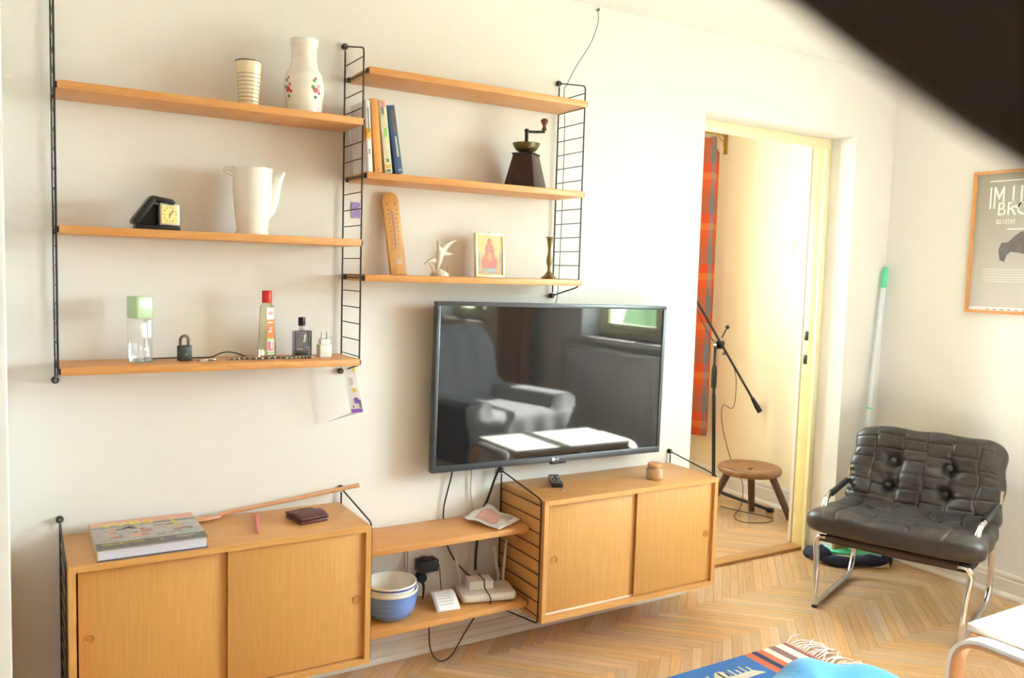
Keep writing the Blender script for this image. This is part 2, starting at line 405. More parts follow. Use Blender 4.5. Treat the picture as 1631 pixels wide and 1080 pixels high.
# ---- windows
def window(name, axis, p, a0, a1, z0, z1, mull):
    """axis 0: in a wall facing x (p = x of the frame, a = y); axis 1: in a wall facing y"""
    def bx(mb, u0, u1, d0, d1, v0, v1):
        if axis == 0: mb.box(p+d0, u0, v0, p+d1, u1, v1)
        else: mb.box(u0, p+d0, v0, u1, p+d1, v1)
        return mb
    f = MB(); t = .05
    bx(f, a0, a1, 0, .07, z0, z0+t); bx(f, a0, a1, 0, .07, z1-t, z1); bx(f, a0, a0+t, 0, .07, z0+t, z1-t); bx(f, a1-t, a1, 0, .07, z0+t, z1-t)
    root = struct(f.build(name, 'creamL', bevel=.003))
    k = len(mull)+1; cuts = [a0+t]+mull+[a1-t]
    for mm in mull: bx(MB(), mm-.04, mm+.04, -.005, .07, z0+t, z1-t).build('mullion', 'creamL', root, bevel=.003)
    for i in range(k):
        u0 = cuts[i]+(.04 if i else 0); u1 = cuts[i+1]-(.04 if i < k-1 else 0); s = .045
        sm = MB(); bx(sm, u0, u1, .012, .055, z0+t, z0+t+s); bx(sm, u0, u1, .012, .055, z1-t-s, z1-t); bx(sm, u0, u0+s, .012, .055, z0+t+s, z1-t-s); bx(sm, u1-s, u1, .012, .055, z0+t+s, z1-t-s)
        so = sm.build('sash', 'creamL', root, bevel=.003)
        bx(MB(), u0+s, u1-s, .030, .034, z0+t+s, z1-t-s).build('pane', 'pane', so)
        bx(MB(), u0+s, u1-s, .014, .052, z0+.78, z0+.82).build('glazing_bar', 'creamL', so)
    return root
for i, (y0, y1, z0, z1) in enumerate(WIN):
    wn = window('window_%d' % (i+1), 0, XR+.16, y0, y1, z0, z1, [(y0+y1)/2])
    MB().box(XR-.03, y0-.03, z0-.03, XR+.16, y1+.03, z0).build('window_sill', 'trimw', wn, bevel=.004)
wn = window('window_3', 1, HY1+.12, HWIN[0], HWIN[1], HWIN[2], HWIN[3], [(HWIN[0]+HWIN[1])/2])
MB().box(HWIN[0], HY1-.02, HWIN[2]-.03, HWIN[1], HY1+.12, HWIN[2]).build('window_sill', 'trimw', wn, bevel=.003)

# ================================================================== SHELVING
def wire_panel(x, zb, zt, depth, slant, label, n):
    t = thing('wire_shelf_panel', label, 'shelf panel', (x, 0, zb), 0, 'black wire shelf panels')
    h = zt-zb; yw = -.012; yf = -depth
    MB().tube(fillet([(0, yw, .012), (0, yw, h-.012)], .01), .0026, 6).build('wall_wire', 'wire', t, smooth=True)
    MB().tube(fillet([(0, yw, 0.0), (0, yf, slant), (0, yf, h-slant), (0, yw, h)], .016, 5), .0026, 6).build('front_wire', 'wire', t, smooth=True)
    for k in range(n):
        z = slant+(h-2*slant)*(k+.5)/n
        MB().tube([(0, yw, z), (0, yf, z)], .0017, 6).build('rung', 'wire', t, smooth=True)
    for z in (0, h):
        Mx = Matrix.Translation((0, 0, z)) @ Matrix.Rotation(PI/2, 4, 'X')
        s = MB().lathe([(.0085, 0), (.0095, .003), (.0095, .012), (.0075, .016)], 16, M4=Mx).build('wall_screw', 'screw', t, smooth=True)
        MB().lathe([(.0045, .016), (.0045, .0175), (.003, .0185)], 12, M4=Mx).build('screw_head', 'screwc', s, smooth=True)
    return t
XA, XB, XC = 0.0, .785, 1.57
XD, XE, XF, XG = .006, .791, 1.379, 2.164
wire_panel(XA, .980, 1.975, .170, .036, 'tall black wire shelf panel at the far left, cut by the top of the picture', 19)
wire_panel(XB, .977, 1.968, .170, .036, 'tall black wire shelf panel between the two upper shelf bays', 19)
wire_panel(XC, 1.221, 1.967, .170, .036, 'black wire shelf panel above the right part of the television', 14)
wire_panel(XD, .105, .602, .272, .040, 'low black wire panel left of the cabinet that carries the big book', 9)
wire_panel(XE, .105, .602, .272, .040, 'low black wire panel between the left cabinet and the two low shelves', 9)
wire_panel(XF, .105, .602, .272, .040, 'low black wire panel in front of the side of the right cabinet', 9)
wire_panel(XG, .105, .602, .272, .040, 'low black wire panel at the right end of the right cabinet, beside the doorway', 9)

def shelf(x0, x1, ztop, depth, label, group, th=.0205):
    t = thing('wooden_shelf', label, 'shelf', ((x0+x1)/2, 0, ztop-th), 0, group)
    L = (x1-x0)/2
    MB().box(-L, -depth, 0, L, -.008, th).build('board', 'shelf', t, bevel=.0025)
    for s in (-1, 1):
        X = s*(L+.002)
        MB().tube([(X, -.012, th*.45), (X, -depth+.012, th*.45)], .0028, 6).build('end_bracket', 'wire', t, smooth=True)
        MB().box(X-.0035, -.022, th*.1, X+.0035, -.008, th*.8).build('bracket_lug', 'wire', t, bevel=.001)
        MB().box(X-.0035, -depth+.006, th*.1, X+.0035, -depth+.02, th*.8).build('bracket_lug', 'wire', t, bevel=.001)
G1 = 'wooden shelves on the wire panels'
shelf(XA+.006, XB-.002, 1.731, .182, 'top left wooden shelf carrying the ribbed cup and the vase', G1)
shelf(XA+.006, XB-.002, 1.383, .182, 'middle left wooden shelf carrying the travel clock and the white pot', G1)
shelf(XA+.006, XB-.002, 1.032, .182, 'bottom left wooden shelf carrying bottles and a padlock', G1)
shelf(XB+.014, XC+.003, 1.880, .182, 'highest wooden shelf, empty, above the coffee mill', G1)
shelf(XB+.012, XC+.003, 1.580, .182, 'wooden shelf carrying the books and the coffee mill', G1)
shelf(XB+.010, XC+.003, 1.281, .182, 'wooden shelf carrying the thermometer and the bird figurine, above the television', G1)
shelf(XE+.006, XF-.004, .457, .212, 'short low wooden shelf with the crumpled paper on it', G1)
shelf(XE+.006, XF-.004, .201, .212, 'short low wooden shelf with the blue bowls and the router', G1)

M['pull'] = wood('finger_pull_wood', '#cf9350', '#b87c3e', 0)
def cabinet(x0, x1, label, doors):
    zb, zt, dep, th = .148, .558, .287, .016
    t = thing('sliding_door_cabinet', label, 'cabinet', ((x0+x1)/2, 0, zb), 0, 'low wooden cabinets')
    L = (x1-x0)/2; h = zt-zb
    MB().box(-L, -dep+.004, h-th, L, -.006, h).build('top_panel', 'cabtop', t, bevel=.001)
    MB().box(-L, -dep+.004, 0, L, -.006, th).build('bottom_panel', 'cabtop', t, bevel=.001)
    for s in (-1, 1): MB().box(s*L-(th if s > 0 else 0), -dep+.004, th, s*L+(th if s < 0 else 0), -.006, h-th).build('side_panel', 'edgev', t, bevel=.001)
    MB().box(-L+th, -.016, th, L-th, -.008, h-th).build('back_panel', 'cabtop', t)
    for z0, z1 in ((0, th), (h-th, h)):
        q = MB(); i0 = th if z0 == 0 else 0; i1 = 0 if z0 == 0 else th
        q.prism([(-L+ (0 if z0 == 0 else th), z0), (L-(0 if z0 == 0 else th), z0), (L-(th if z0 == 0 else 0), z1), (-L+(th if z0 == 0 else 0), z1)], -dep, -dep+.004, axis=1)
        q.build('front_edge', 'edge', t)
    for s in (-1, 1):
        q = MB().prism([(s*L, 0), (s*(L-th), th), (s*(L-th), h-th), (s*L, h)], -dep, -dep+.004, axis=1); q.build('front_edge', 'edgev', t)
    MB().box(-L+th, -dep+.020, th, L-th, -dep+.0235, th+.006).box(-L+th, -dep+.020, h-th-.004, L-th, -dep+.0235, h-th).build('sliding_rail', 'trimw', t)
    for (dx0, dx1, yb, px, pz) in doors:
        d = MB().box(dx0, yb, th+.004, dx1, yb+.007, h-th-.002).build('door', 'door', t, bevel=.0008)
        Mx = Matrix.Translation((px, yb, pz)) @ Matrix.Rotation(PI/2, 4, 'X')
        MB().lathe([(.0135, -.001), (.0135, .0016), (.0115, .0022), (.0100, .0012), (.0095, .0003), (.0005, .0003)], 24, M4=Mx).build('finger_pull', M['pull'], d, smooth=True)
cabinet(XD+.005, XE-.005, 'low wooden sliding door cabinet at the left, under the big book', [(-.366, .008, -.265, -.343, .215), (-.012, .371, -.276, .349, .195)])
cabinet(XF+.006, XG-.005, 'low wooden sliding door cabinet at the right, under the television', [(-.366, .02, -.265, -.33, .20), (.010, .371, -.276, .345, .20)])

# ================================================================== TELEVISION
tv = thing('television', 'large flat black television mounted on the wall, switched off', 'television', (1.5517, -.005, .633), rot=(0, .012, 0))
TW, TH = .967/2, .562
M['bezel'] = mat('tv_bezel', '#56585d', .35, .6, var=.04)
M['screen'] = mat('tv_screen', '#232325', .035, 0, var=0, spec=.5, ior=1.75)
f = MB()
for (x0, z0, x1, z1) in ((-TW, 0, TW, .022), (-TW, TH-.014, TW, TH), (-TW, .022, -TW+.014, TH-.014), (TW-.014, .022, TW, TH-.014)): f.box(x0, -.086, z0, x1, -.060, z1)
f.build('bezel', 'bezel', tv, bevel=.0015)
MB().box(-TW+.012, -.0825, .02, TW-.012, -.064, TH-.012).build('screen', 'screen', tv)
MB().box(-TW+.006, -.062, .006, TW-.006, -.050, TH-.006).box(-.30, -.052, .06, .30, -.03, .36).build('back_shell', 'black', tv, bevel=.003)
MB().box(-.11, -.032, .12, .11, .004, .36).build('wall_mount', 'black', tv)
lg = MB().lathe([(.0065, 0), (.0065, .001)], 20, M4=Matrix.Translation((-.008, -.0865, .0105)) @ Matrix.Rotation(PI/2, 4, 'X')).build('logo', 'white', tv)
text('logo_lettering', 'LG', .013, 'white', tv, basis((0.001, -.0868, .0062), (1, 0, 0), (0, 0, 1)))
MB().box(.02, -.084, -.008, .05, -.066, .001).build('sensor', 'black', tv, bevel=.002)
MB().box(-.014, -.085, -.009, .018, -.068, .001).build('sensor_bump', 'black', tv, bevel=.002)


# ================================================================== THINGS ON THE UPPER LEFT SHELVES
M['enamel'] = mat('cream_enamel', '#efe4c8', .25, var=.02, coat=.3)
M['line'] = mat('brown_line', '#7d735f', .5)
t = thing('ribbed_cup', 'tall cream beaker with thin dark rings on the top left shelf', 'cup', (.477, -.10, 1.731))
MB().lathe([(.0255, 0), (.0262, .002), (.0345, .125), (.0355, .127), (.0330, .125), (.0245, .004), (.001, .004)], 32).build('body', 'enamel', t, smooth=True)
MB().lathe([(.0346, .1245), (.0362, .126), (.0362, .1282), (.0338, .1282), (.0335, .126)], 32, ring=True).build('dark_rim', 'line', t, smooth=True)
for k in range(8):
    z = .018+k*.0105; r = .0262+(.0345-.0262)*z/.125
    MB().lathe([(r-.0003, z-.0011), (r+.0007, z), (r-.0003, z+.0011)], 32, ring=True).build('ring', 'line', t, smooth=True)
t = thing('flower_vase', 'white porcelain vase with red rose pattern on the top left shelf', 'vase', (.633, -.10, 1.731))
def vr(z):
    pts = [(0, .048), (.006, .050), (.03, .051), (.06, .0565), (.085, .0575), (.11, .052), (.135, .040), (.155, .0355), (.18, .036), (.205, .040), (.211, .040)]
    for (a, ra), (b, rb) in zip(pts, pts[1:]):
        if a <= z <= b:
            u = (z-a)/(b-a); u = u*u*(3-2*u); return ra+(rb-ra)*u
    return pts[-1][1]
prof = [(vr(.211*i/40)+.0008*math.sin(i*1.9)*(1 if i > 34 or i < 5 else .2), .211*i/40) for i in range(41)] + [(.036, .209), (.032, .17), (.001, .16)]
MB().lathe(prof, 40).build('body', 'porc', t, smooth=True)
M['rose'] = mat('rose_red_print', '#c8444c', .3); M['leaf'] = mat('leaf_green_print', '#5f8a58', .3); M['pinkp'] = mat('pink_print', '#dd8a92', .3)
def decal(par, ang, z, r, m, nm):
    R = vr(z)-.0006; p = Vector((math.cos(ang)*R, math.sin(ang)*R, z)); n = Vector((math.cos(ang), math.sin(ang), 0))
    MB().lathe([(r, 0), (r, .0012), (r*.5, .0018), (.0003, .0019)], 10, M4=Matrix.Translation(p) @ n.to_track_quat('Z', 'Y').to_matrix().to_4x4()).build(nm, m, par, smooth=True)
for base in (-1.25, -2.75):
    for da, z, r, m, nm in ((0, .064, .0085, 'rose', 'rose_print'), (.14, .077, .0055, 'pinkp', 'rose_print'), (-.16, .072, .006, 'leaf', 'leaf_print'), (.02, .046, .0055, 'leaf', 'leaf_print'), (-.1, .09, .005, 'leaf', 'leaf_print'), (.2, .058, .0048, 'rose', 'rose_print'), (.0, .097, .004, 'rose', 'rose_print')):
        decal(t, base+da, z, r, m, nm)
# travel clock
t = thing('travel_clock', 'folding travel alarm clock in an open black case on the middle left shelf', 'clock', (.238, -.10, 1.383))
MB().box(-.055, -.033, 0, .056, .033, .013).build('case_base', 'black', t, bevel=.005)
MB().prism([(-.062, .017), (-.050, .012), (-.004, .077), (-.012, .090), (-.017, .089), (-.062, .026)], -.034, .034, axis=1).build('case_lid', 'black', t, bevel=.003)
MB().prism([(-.012, .090), (-.009, .076), (.040, .068), (.043, .074), (.038, .082)], -.034, .034, axis=1).build('case_flap', 'black', t, bevel=.003)
MB().prism([(-.054, .0135), (.004, .0135), (.012, .066), (-.006, .074)], .010, .033, axis=1).build('case_lining', 'black', t)
M['silver'] = mat('silver_metal', '#b9b4ac', .3, .7); M['dial'] = mat('yellowed_dial', '#e8d88e', .5, var=.08, scale=60)
R = T(.027, -.018, .0135) @ rotz(.22)
c = MB().box(-.026, -.010, 0, .026, .006, .058, R).build('clock_frame', 'silver', t, bevel=.002)
MB().lathe([(.021, 0), (.021, .016), (.018, .018)], 24, M4=R @ T(0, .006, .029) @ Matrix.Rotation(-PI/2, 4, 'X')).build('clock_drum', 'silver', c, smooth=True)
MB().box(-.0215, -.0108, .005, .0215, -.0095, .053, R).build('clock_dial', 'dial', c)
for k in range(12):
    a = k*PI/6; Q = R @ T(.017*math.sin(a), -.0108, .029+.019*math.cos(a)) @ Matrix.Rotation(a, 4, 'Y')
    MB().box(-.0007, -.0006, -.0024, .0007, 0, .0024, Q).build('hour_mark', 'line', c)
for a, L in ((.75, .014), (3.3, .010)):
    MB().box(-.0008, -.0012, -.002, .0008, -.0004, L, R @ T(0, -.0108, .029) @ Matrix.Rotation(a, 4, 'Y')).build('hand', 'black', c)
# white coffee pot
t = thing('coffee_pot', 'white lidless porcelain coffee pot with a tall spout on the middle left shelf', 'pot', (.490, -.095, 1.383))
MB().lathe([(.044, 0), (.0455, .006), (.042, .012), (.044, .03), (.049, .07), (.0525, .115), (.0530, .15), (.0525, .174), (.0555, .182), (.0555, .186), (.050, .184), (.048, .15), (.038, .02), (.001, .018)], 40).build('body', 'porc', t, smooth=True)
MB().tube([(.026, 0, .050), (.042, 0, .066), (.055, 0, .095), (.063, 0, .130), (.073, 0, .162), (.090, 0, .187)], [.020, .022, .020, .0155, .0115, .0085], 14, smooth=0).build('spout', 'porc', t, smooth=True, sub=1)
MB().tube(catmull([Vector(p) for p in ((-.050, 0, .176), (-.068, .0, .180), (-.074, .004, .174), (-.052, .004, .165))], 4), .0055, 8).build('handle_stub', 'porc', t, smooth=True)

# ================================================================== BOTTOM LEFT SHELF
M['greencap'] = mat('pale_green_plastic', '#cdeec2', .25, var=.02, trans=.25)
def rsq(hx, hy, r, k=5):
    o = []
    for cx, cy, a0 in ((hx-r, hy-r, 0), (-hx+r, hy-r, PI/2), (-hx+r, -hy+r, PI), (hx-r, -hy+r, 1.5*PI)):
        for i in range(k+1): a = a0+PI/2*i/k; o.append((cx+r*math.cos(a), cy+r*math.sin(a)))
    return o
t = thing('glass_bottle', 'empty clear glass bottle with a pale green cap on the bottom left shelf', 'bottle', (.198, -.085, 1.032), .45)
MB().prism(rsq(.0235, .0235, .006), .0, .116, axis=2).build('bottle_body', 'glass', t, bevel=.002)
MB().prism(rsq(.0185, .0185, .006), .010, .112, axis=2).build('inner_wall', 'glass', t)
MB().prism(rsq(.0228, .0228, .006), .0005, .008, axis=2).build('thick_base', glass('base_glass', '#dfe9e6', .2), t)
MB().prism(rsq(.0245, .0245, .006), .117, .175, axis=2).build('cap', 'greencap', t, bevel=.003)
M['iron'] = mat('blackened_iron', '#3c3a38', .45, .5, var=.2)
M['bronze'] = mat('worn_bronze', '#6f6253', .4, .6, var=.2)
t = thing('padlock', 'old dark iron padlock on the bottom left shelf', 'padlock', (.308, -.10, 1.032), .25)
MB().box(-.0185, -.010, 0, .0185, .010, .043).build('lock_body', 'iron', t, bevel=.004)
MB().tube([(-.011, 0, .040), (-.011, 0, .055), (-.009, 0, .064), (0, 0, .069), (.009, 0, .064), (.011, 0, .055), (.011, 0, .040)], .0042, 10, smooth=3).build('shackle', 'bronze', t, smooth=True)
MB().lathe([(.0035, 0), (.0035, .0015)], 12, M4=T(0, -.0095, .018) @ Matrix.Rotation(PI/2, 4, 'X')).build('keyhole_cover', 'bronze', t)
tag(MB().tube([(.228, -.045, 1.0345), (.265, -.04, 1.0345), (.31, -.045, 1.0355), (.345, -.05, 1.0345), (.385, -.06, 1.0365), (.415, -.075, 1.050), (.445, -.075, 1.049), (.475, -.082, 1.0385)], .0018, 6, smooth=5).build('thin_cable', 'black', smooth=True), 'thin black cable lying behind the padlock on the bottom left shelf', 'cable')
t = thing('door_key', 'small silver key on the bottom left shelf right of the padlock', 'key', (.378, -.115, 1.032), .3)
MB().lathe([(.011, .001), (.012, .003), (.011, .0065), (.004, .0065), (.004, .001)], 16, ring=True).build('bow', 'silver', t, smooth=True)
MB().box(-.040, -.002, .0015, -.010, .002, .005).box(-.040, -.006, .0015, -.036, .002, .005).box(-.033, -.005, .0015, -.030, .002, .005).build('blade', 'silver', t)
t = thing('bead_bracelet', 'dark chain of small metal beads in front of the red capped bottle', 'bracelet', (.52, -.125, 1.032))
P = catmull([Vector(p) for p in ((-.10, 0, 0), (-.06, .012, 0), (-.02, -.002, 0), (.03, .008, 0), (.07, -.004, 0), (.105, .006, 0), (.132, -.006, 0))], 8)
for i, p in enumerate(P): MB().ball((p.x, p.y, .0035), .0034 if i % 3 else .0042, 8, 6).build('bead', 'bronze' if i % 3 else 'silver', t, smooth=True)
# bottle with red cap
M['oil'] = glass('pale_liquid_plastic', '#f1efdc', .14, .05)
M['redcap'] = mat('red_plastic', '#d8342f', .35, var=.02)
M['labw'] = mat('label_white', '#f0eeea', .6); M['labo'] = mat('label_orange', '#ee7a2c', .6); M['labg'] = mat('label_green', '#8cc46a', .6); M['labp'] = mat('label_pink', '#d96f78', .6)
t = thing('lotion_bottle', 'clear plastic bottle with a red cap and an orange label', 'bottle', (.535, -.085, 1.032), .35)
vs = []; rings = [(0, .022, .0155), (.004, .0245, .0175), (.03, .0245, .0175), (.09, .0205, .0155), (.135, .0185, .0145), (.150, .0175, .0140), (.157, .0120, .0110), (.160, .0105, .0105)]
q = MB(); n = 24
for z, a, b in rings: vs += [(x, y, z) for x, y in rsq(a, b, min(a, b)*.6)]
fs = []
for i in range(len(rings)-1): fs += [(i*n+k, i*n+(k+1) % n, (i+1)*n+(k+1) % n, (i+1)*n+k) for k in range(n)]
q.add(vs, fs+[tuple(range(n))[::-1], tuple(range((len(rings)-1)*n, len(rings)*n))]).build('bottle_body', 'oil', t, smooth=True)
MB().lathe([(.0135, .160), (.0142, .162), (.0140, .193), (.0125, .195), (.001, .195)], 24).build('cap', 'redcap', t, smooth=True)
def front(x0, x1, z0, z1, off=.0006):
    def yy(z):
        for (a, _, ba), (b, _, bb) in zip(rings, rings[1:]):
            if a <= z <= b: return -(ba+(bb-ba)*(z-a)/(b-a))-off
        return -.015
    return MB().add([(x0, yy(z0), z0), (x1, yy(z0), z0), (x1, yy(z1), z1), (x0, yy(z1), z1), (x0, yy(z0)+.0008, z0), (x1, yy(z0)+.0008, z0), (x1, yy(z1)+.0008, z1), (x0, yy(z1)+.0008, z1)],
                    [(0, 1, 2, 3), (4, 7, 6, 5), (0, 4, 5, 1), (1, 5, 6, 2), (2, 6, 7, 3), (3, 7, 4, 0)])
lb = front(-.011, .013, .012, .146, .0004).build('label', 'labw', t)
front(-.0105, .0125, .058, .113, .0012).build('orange_band', 'labo', lb)
front(-.0105, .0125, .053, .058, .0012).build('green_band', 'labg', lb); front(-.0105, .0125, .014, .020, .0012).build('green_band', 'labg', lb)
front(-.009, .010, .022, .050, .0012).build('picture_patch', 'labp', lb); front(.001, .006, .028, .052, .0018).build('picture_patch', 'labw', lb)
text('lettering', '8', .014, 'labw', lb, basis((-.0035, -.0182, .082), (1, 0, 0), (0, 0, 1)))
for k, ww in enumerate((.016, .012)): front(-.008, -.008+ww, .102-k*.026, .1055-k*.026, .0018).build('print_line', 'labw', lb)
front(-.007, .009, .126, .130, .0012).build('print_line', 'redcap', lb); front(-.004, .010, .131, .135, .0012).build('print_line', 'redcap', lb)
# perfume
M['smoke'] = glass('smoky_glass', '#b2b4bb', .25)
t = thing('perfume_bottle', 'square smoky grey perfume bottle with a black cap', 'bottle', (.637, -.085, 1.032), .1)
MB().box(-.0255, -.012, 0, .0255, .012, .078).build('bottle_body', 'smoke', t, bevel=.002)
for x in (-.0245, .0245): MB().box(x-.0014, -.0128, .001, x+.0014, -.0116, .078).build('edge_line', 'black', t)
MB().box(-.0245, -.0128, .0770, .0245, -.0116, .0792).build('edge_line', 'black', t)
MB().box(-.0165, -.010, .006, .0165, .010, .022).build('base_block', 'smoke', t, bevel=.001)
MB().lathe([(.0105, .078), (.0105, .082), (.0085, .083), (.0085, .093)], 20).build('collar', 'chrome', t, smooth=True)
MB().lathe([(.0098, .093), (.0104, .094), (.0104, .116), (.0094, .118), (.001, .118)], 20).build('cap', 'black', t, smooth=True)
# charger
t = thing('charger_plug', 'white phone charger standing with its two pins up', 'charger', (.702, -.095, 1.032), .1)
MB().box(-.0185, -.014, 0, .0185, .014, .037).build('body', 'white', t, bevel=.002)
MB().box(-.014, -.011, .037, .014, .011, .054).build('plug_block', 'white', t, bevel=.002)
for x in (-.0085, .0085): MB().tube([(x, 0, .053), (x, 0, .074)], .0021, 8).build('pin', 'silver', t, smooth=True)
# leaflet on the panel
M['violet'] = mat('violet_print', '#8c5ad0', .6); M['yellow'] = mat('yellow_print', '#e8d63c', .6)
t = thing('folded_leaflet', 'white folded leaflet with violet and yellow print hanging under the bottom left shelf', 'leaflet', (.79, -.075, .85))
def sheet(pts, th=.0012):
    p = [Vector(v) for v in pts]; n = (p[1]-p[0]).cross(p[3]-p[0]).normalized()*th
    return MB().add(p+[v+n for v in p], [(0, 1, 2, 3), (7, 6, 5, 4), (0, 4, 5, 1), (1, 5, 6, 2), (2, 6, 7, 3), (3, 7, 4, 0)])
A = [Vector(v) for v in ((.006, 0, .004), (.042, -.01, .006), (.012, -.004, .158), (-.022, .004, .158))]
pn = sheet(A).build('panel', 'paper', t)
nrm = (A[1]-A[0]).cross(A[3]-A[0]).normalized()
def on_panel(u0, u1, v0, v1, m, nm):
    def P(u, v): return (A[0]*(1-u)+A[1]*u)*(1-v)+(A[3]*(1-u)+A[2]*u)*v - nrm*.0008*(1 if nrm.y > 0 else -1) + Vector((0, -.0012, 0))
    sheet([P(u0, v0), P(u1, v0), P(u1, v1), P(u0, v1)], .0005).build(nm, m, pn)
on_panel(.05, .98, 0, .075, 'violet', 'violet_strip'); on_panel(.45, .78, .18, .30, 'violet', 'violet_patch'); on_panel(.5, .74, .42, .50, 'yellow', 'yellow_patch')
on_panel(.72, .95, .84, .99, 'yellow', 'yellow_patch'); on_panel(.80, .98, .09, .26, 'grey', 'grey_patch'); on_panel(.25, .35, .10, .15, 'grey', 'grey_patch')
for v in (.58, .62, .66, .70): on_panel(.25, .62, v, v+.008, 'grey', 'print_line')
sheet([(.006, 0, .004), (.038, -.008, .005), (-.030, .055, -.026), (-.048, .055, -.030)]).build('flap', 'paper', t)
o = MB().box(.816, -.003, 1.454, .843, -.0012, 1.503).build('violet_sticker', mat('violet_sticker', '#a48fce', .6, var=.45, scale=160)); tag(o, 'small violet printed sticker on the wall behind the middle wire panel', 'sticker')

# ================================================================== UPPER RIGHT SHELVES
def book(label, x0, x1, h, lean, cover, dep=.125, yf=-.172, marks=()):
    t = thing('book', label, 'book', (x0, yf, 1.580), rot=(0, -lean, 0), group='books leaning on the shelf')
    T_ = (x1-x0)*math.cos(lean)-.0012; z0 = .0004
    MB().box(0, 0, z0, T_, .002, h).box(0, .002, z0, .0022, dep, h).box(T_-.0022, .002, z0, T_, dep, h).build('cover', cover, t, bevel=.0006)
    MB().box(.0022, .002, z0+.003, T_-.0022, dep-.004, h-.003).build('pages', 'paper', t)
    for m, u0, u1, v0, v1 in marks: MB().box(T_*u0, -.0006, h*v0, T_*u1, .0004, h*v1).build('spine_print', m, t)
    return t, T_
M['bkw'] = mat('book_white', '#e6e3ea', .5); M['bko'] = mat('book_orange', '#d99a52', .5); M['bkf'] = mat('book_floral', '#d3cdb0', .5, var=.14, scale=70); M['bkb'] = mat('book_blue', '#2f4d79', .45, var=.08)
t, T_ = book('white paperback with a yellow circle, leftmost of the books on the shelf', .8035, .8185, .205, .062, 'bkw', marks=(('grey', .35, .65, .55, .9), ('grey', .35, .6, .25, .32)))
MB().lathe([(.0075, 0), (.0075, .0009)], 20, M4=T(T_/2, .0004, .112) @ Matrix.Rotation(PI/2, 4, 'X') @ Matrix.Diagonal((1, 2.4, 1, 1))).build('yellow_circle', mat('circle_yellow', '#e0aa3c', .5), t)
MB().lathe([(.022, 0), (.022, .0008)], 24, M4=T(.0002, .018, .112) @ Matrix.Rotation(-PI/2, 4, 'Y')).build('yellow_circle', bpy.data.materials['circle_yellow'], t)
book('orange spined book, second from the left on the shelf', .8245, .8485, .212, .085, 'bko', marks=(('line', .45, .6, .03, .06),))
book('cream floral book leaning next to the orange one', .8565, .8805, .212, .12, 'bkf', marks=(('leaf', .2, .8, .02, .05), ('gold', .2, .8, .07, .12), ('leaf', .3, .7, .15, .2), ('labg', .3, .8, .5, .62), ('pinkp', .3, .8, .9, .98), ('grey', .2, .6, .8, .9)))
book('dark blue book, rightmost of the leaning books', .8890, .9150, .200, .162, 'bkb', marks=(('bronze', .45, .85, .6, .93), ('silver', .5, .75, .25, .55), ('silver', .45, .85, .05, .07)))
# coffee mill
t = thing('coffee_mill', 'antique dark wooden coffee mill with brass bowl and crank', 'coffee mill', (1.388, -.098, 1.580), math.radians(-54.4))
s0, s1 = .0555, .0335
q = MB().add([(-s0, -s0, .004), (s0, -s0, .004), (s0, s0, .004), (-s0, s0, .004), (-s1, -s1, .112), (s1, -s1, .112), (s1, s1, .112), (-s1, s1, .112)], [(0, 3, 2, 1), (4, 5, 6, 7), (0, 1, 5, 4), (1, 2, 6, 5), (2, 3, 7, 6), (3, 0, 4, 7)])
q.build('wooden_body', 'darkwood', t, bevel=.0015)
MB().box(-s0-.002, -s0-.002, 0, s0+.002, s0+.002, .006).build('base_plate', 'darkwood', t, bevel=.001)
MB().box(-s1-.003, -s1-.003, .112, s1+.003, s1+.003, .117).build('top_plate', 'iron', t, bevel=.001)
dz = MB().add([(-.034, -.0535, .012), (.034, -.0535, .012), (.030, -.0465, .048), (-.030, -.0465, .048), (-.034, -.050, .012), (.034, -.050, .012), (.030, -.043, .048), (-.030, -.043, .048)], [(0, 1, 2, 3), (7, 6, 5, 4), (0, 4, 5, 1), (1, 5, 6, 2), (2, 6, 7, 3), (3, 7, 4, 0)]).build('drawer', 'darkwood', t, bevel=.0006)
MB().ball((0, -.056, .028), .006, 12, 8).build('drawer_knob', 'iron', dz, smooth=True)
M['olive'] = mat('tarnished_brass_bowl', '#6d6546', .35, .7, var=.2)
MB().lathe([(.018, .117), (.020, .120), (.034, .127), (.042, .138), (.0455, .148), (.047, .150), (.0435, .149), (.032, .131), (.001, .128)], 32).build('bowl', 'olive', t, smooth=True)
MB().lathe([(.006, .118), (.006, .186), (.0075, .188), (.0075, .197), (.004, .199)], 14).build('shaft', 'iron', t, smooth=True)
ca = math.radians(54.4-18)   # crank points to the right, towards the panel
cdx = Vector((math.cos(ca), math.sin(ca), 0))
MB().tube([Vector((0, 0, .190))-cdx*.004, Vector((0, 0, .190))+cdx*.03, Vector((0, 0, .193))+cdx*.062], .0045, 8, smooth=3).build('crank_arm', 'iron', t, smooth=True)
kp = cdx*.060
M['redwood'] = mat('reddish_turned_wood', '#6b3528', .3, var=.2)
MB().lathe([(.006, .196), (.009, .199), (.0065, .206), (.005, .212), (.010, .220), (.0125, .226), (.0115, .232), (.005, .236), (.001, .2365)], 18, c=(kp.x, kp.y, 0)).build('crank_knob', 'redwood', t, smooth=True)
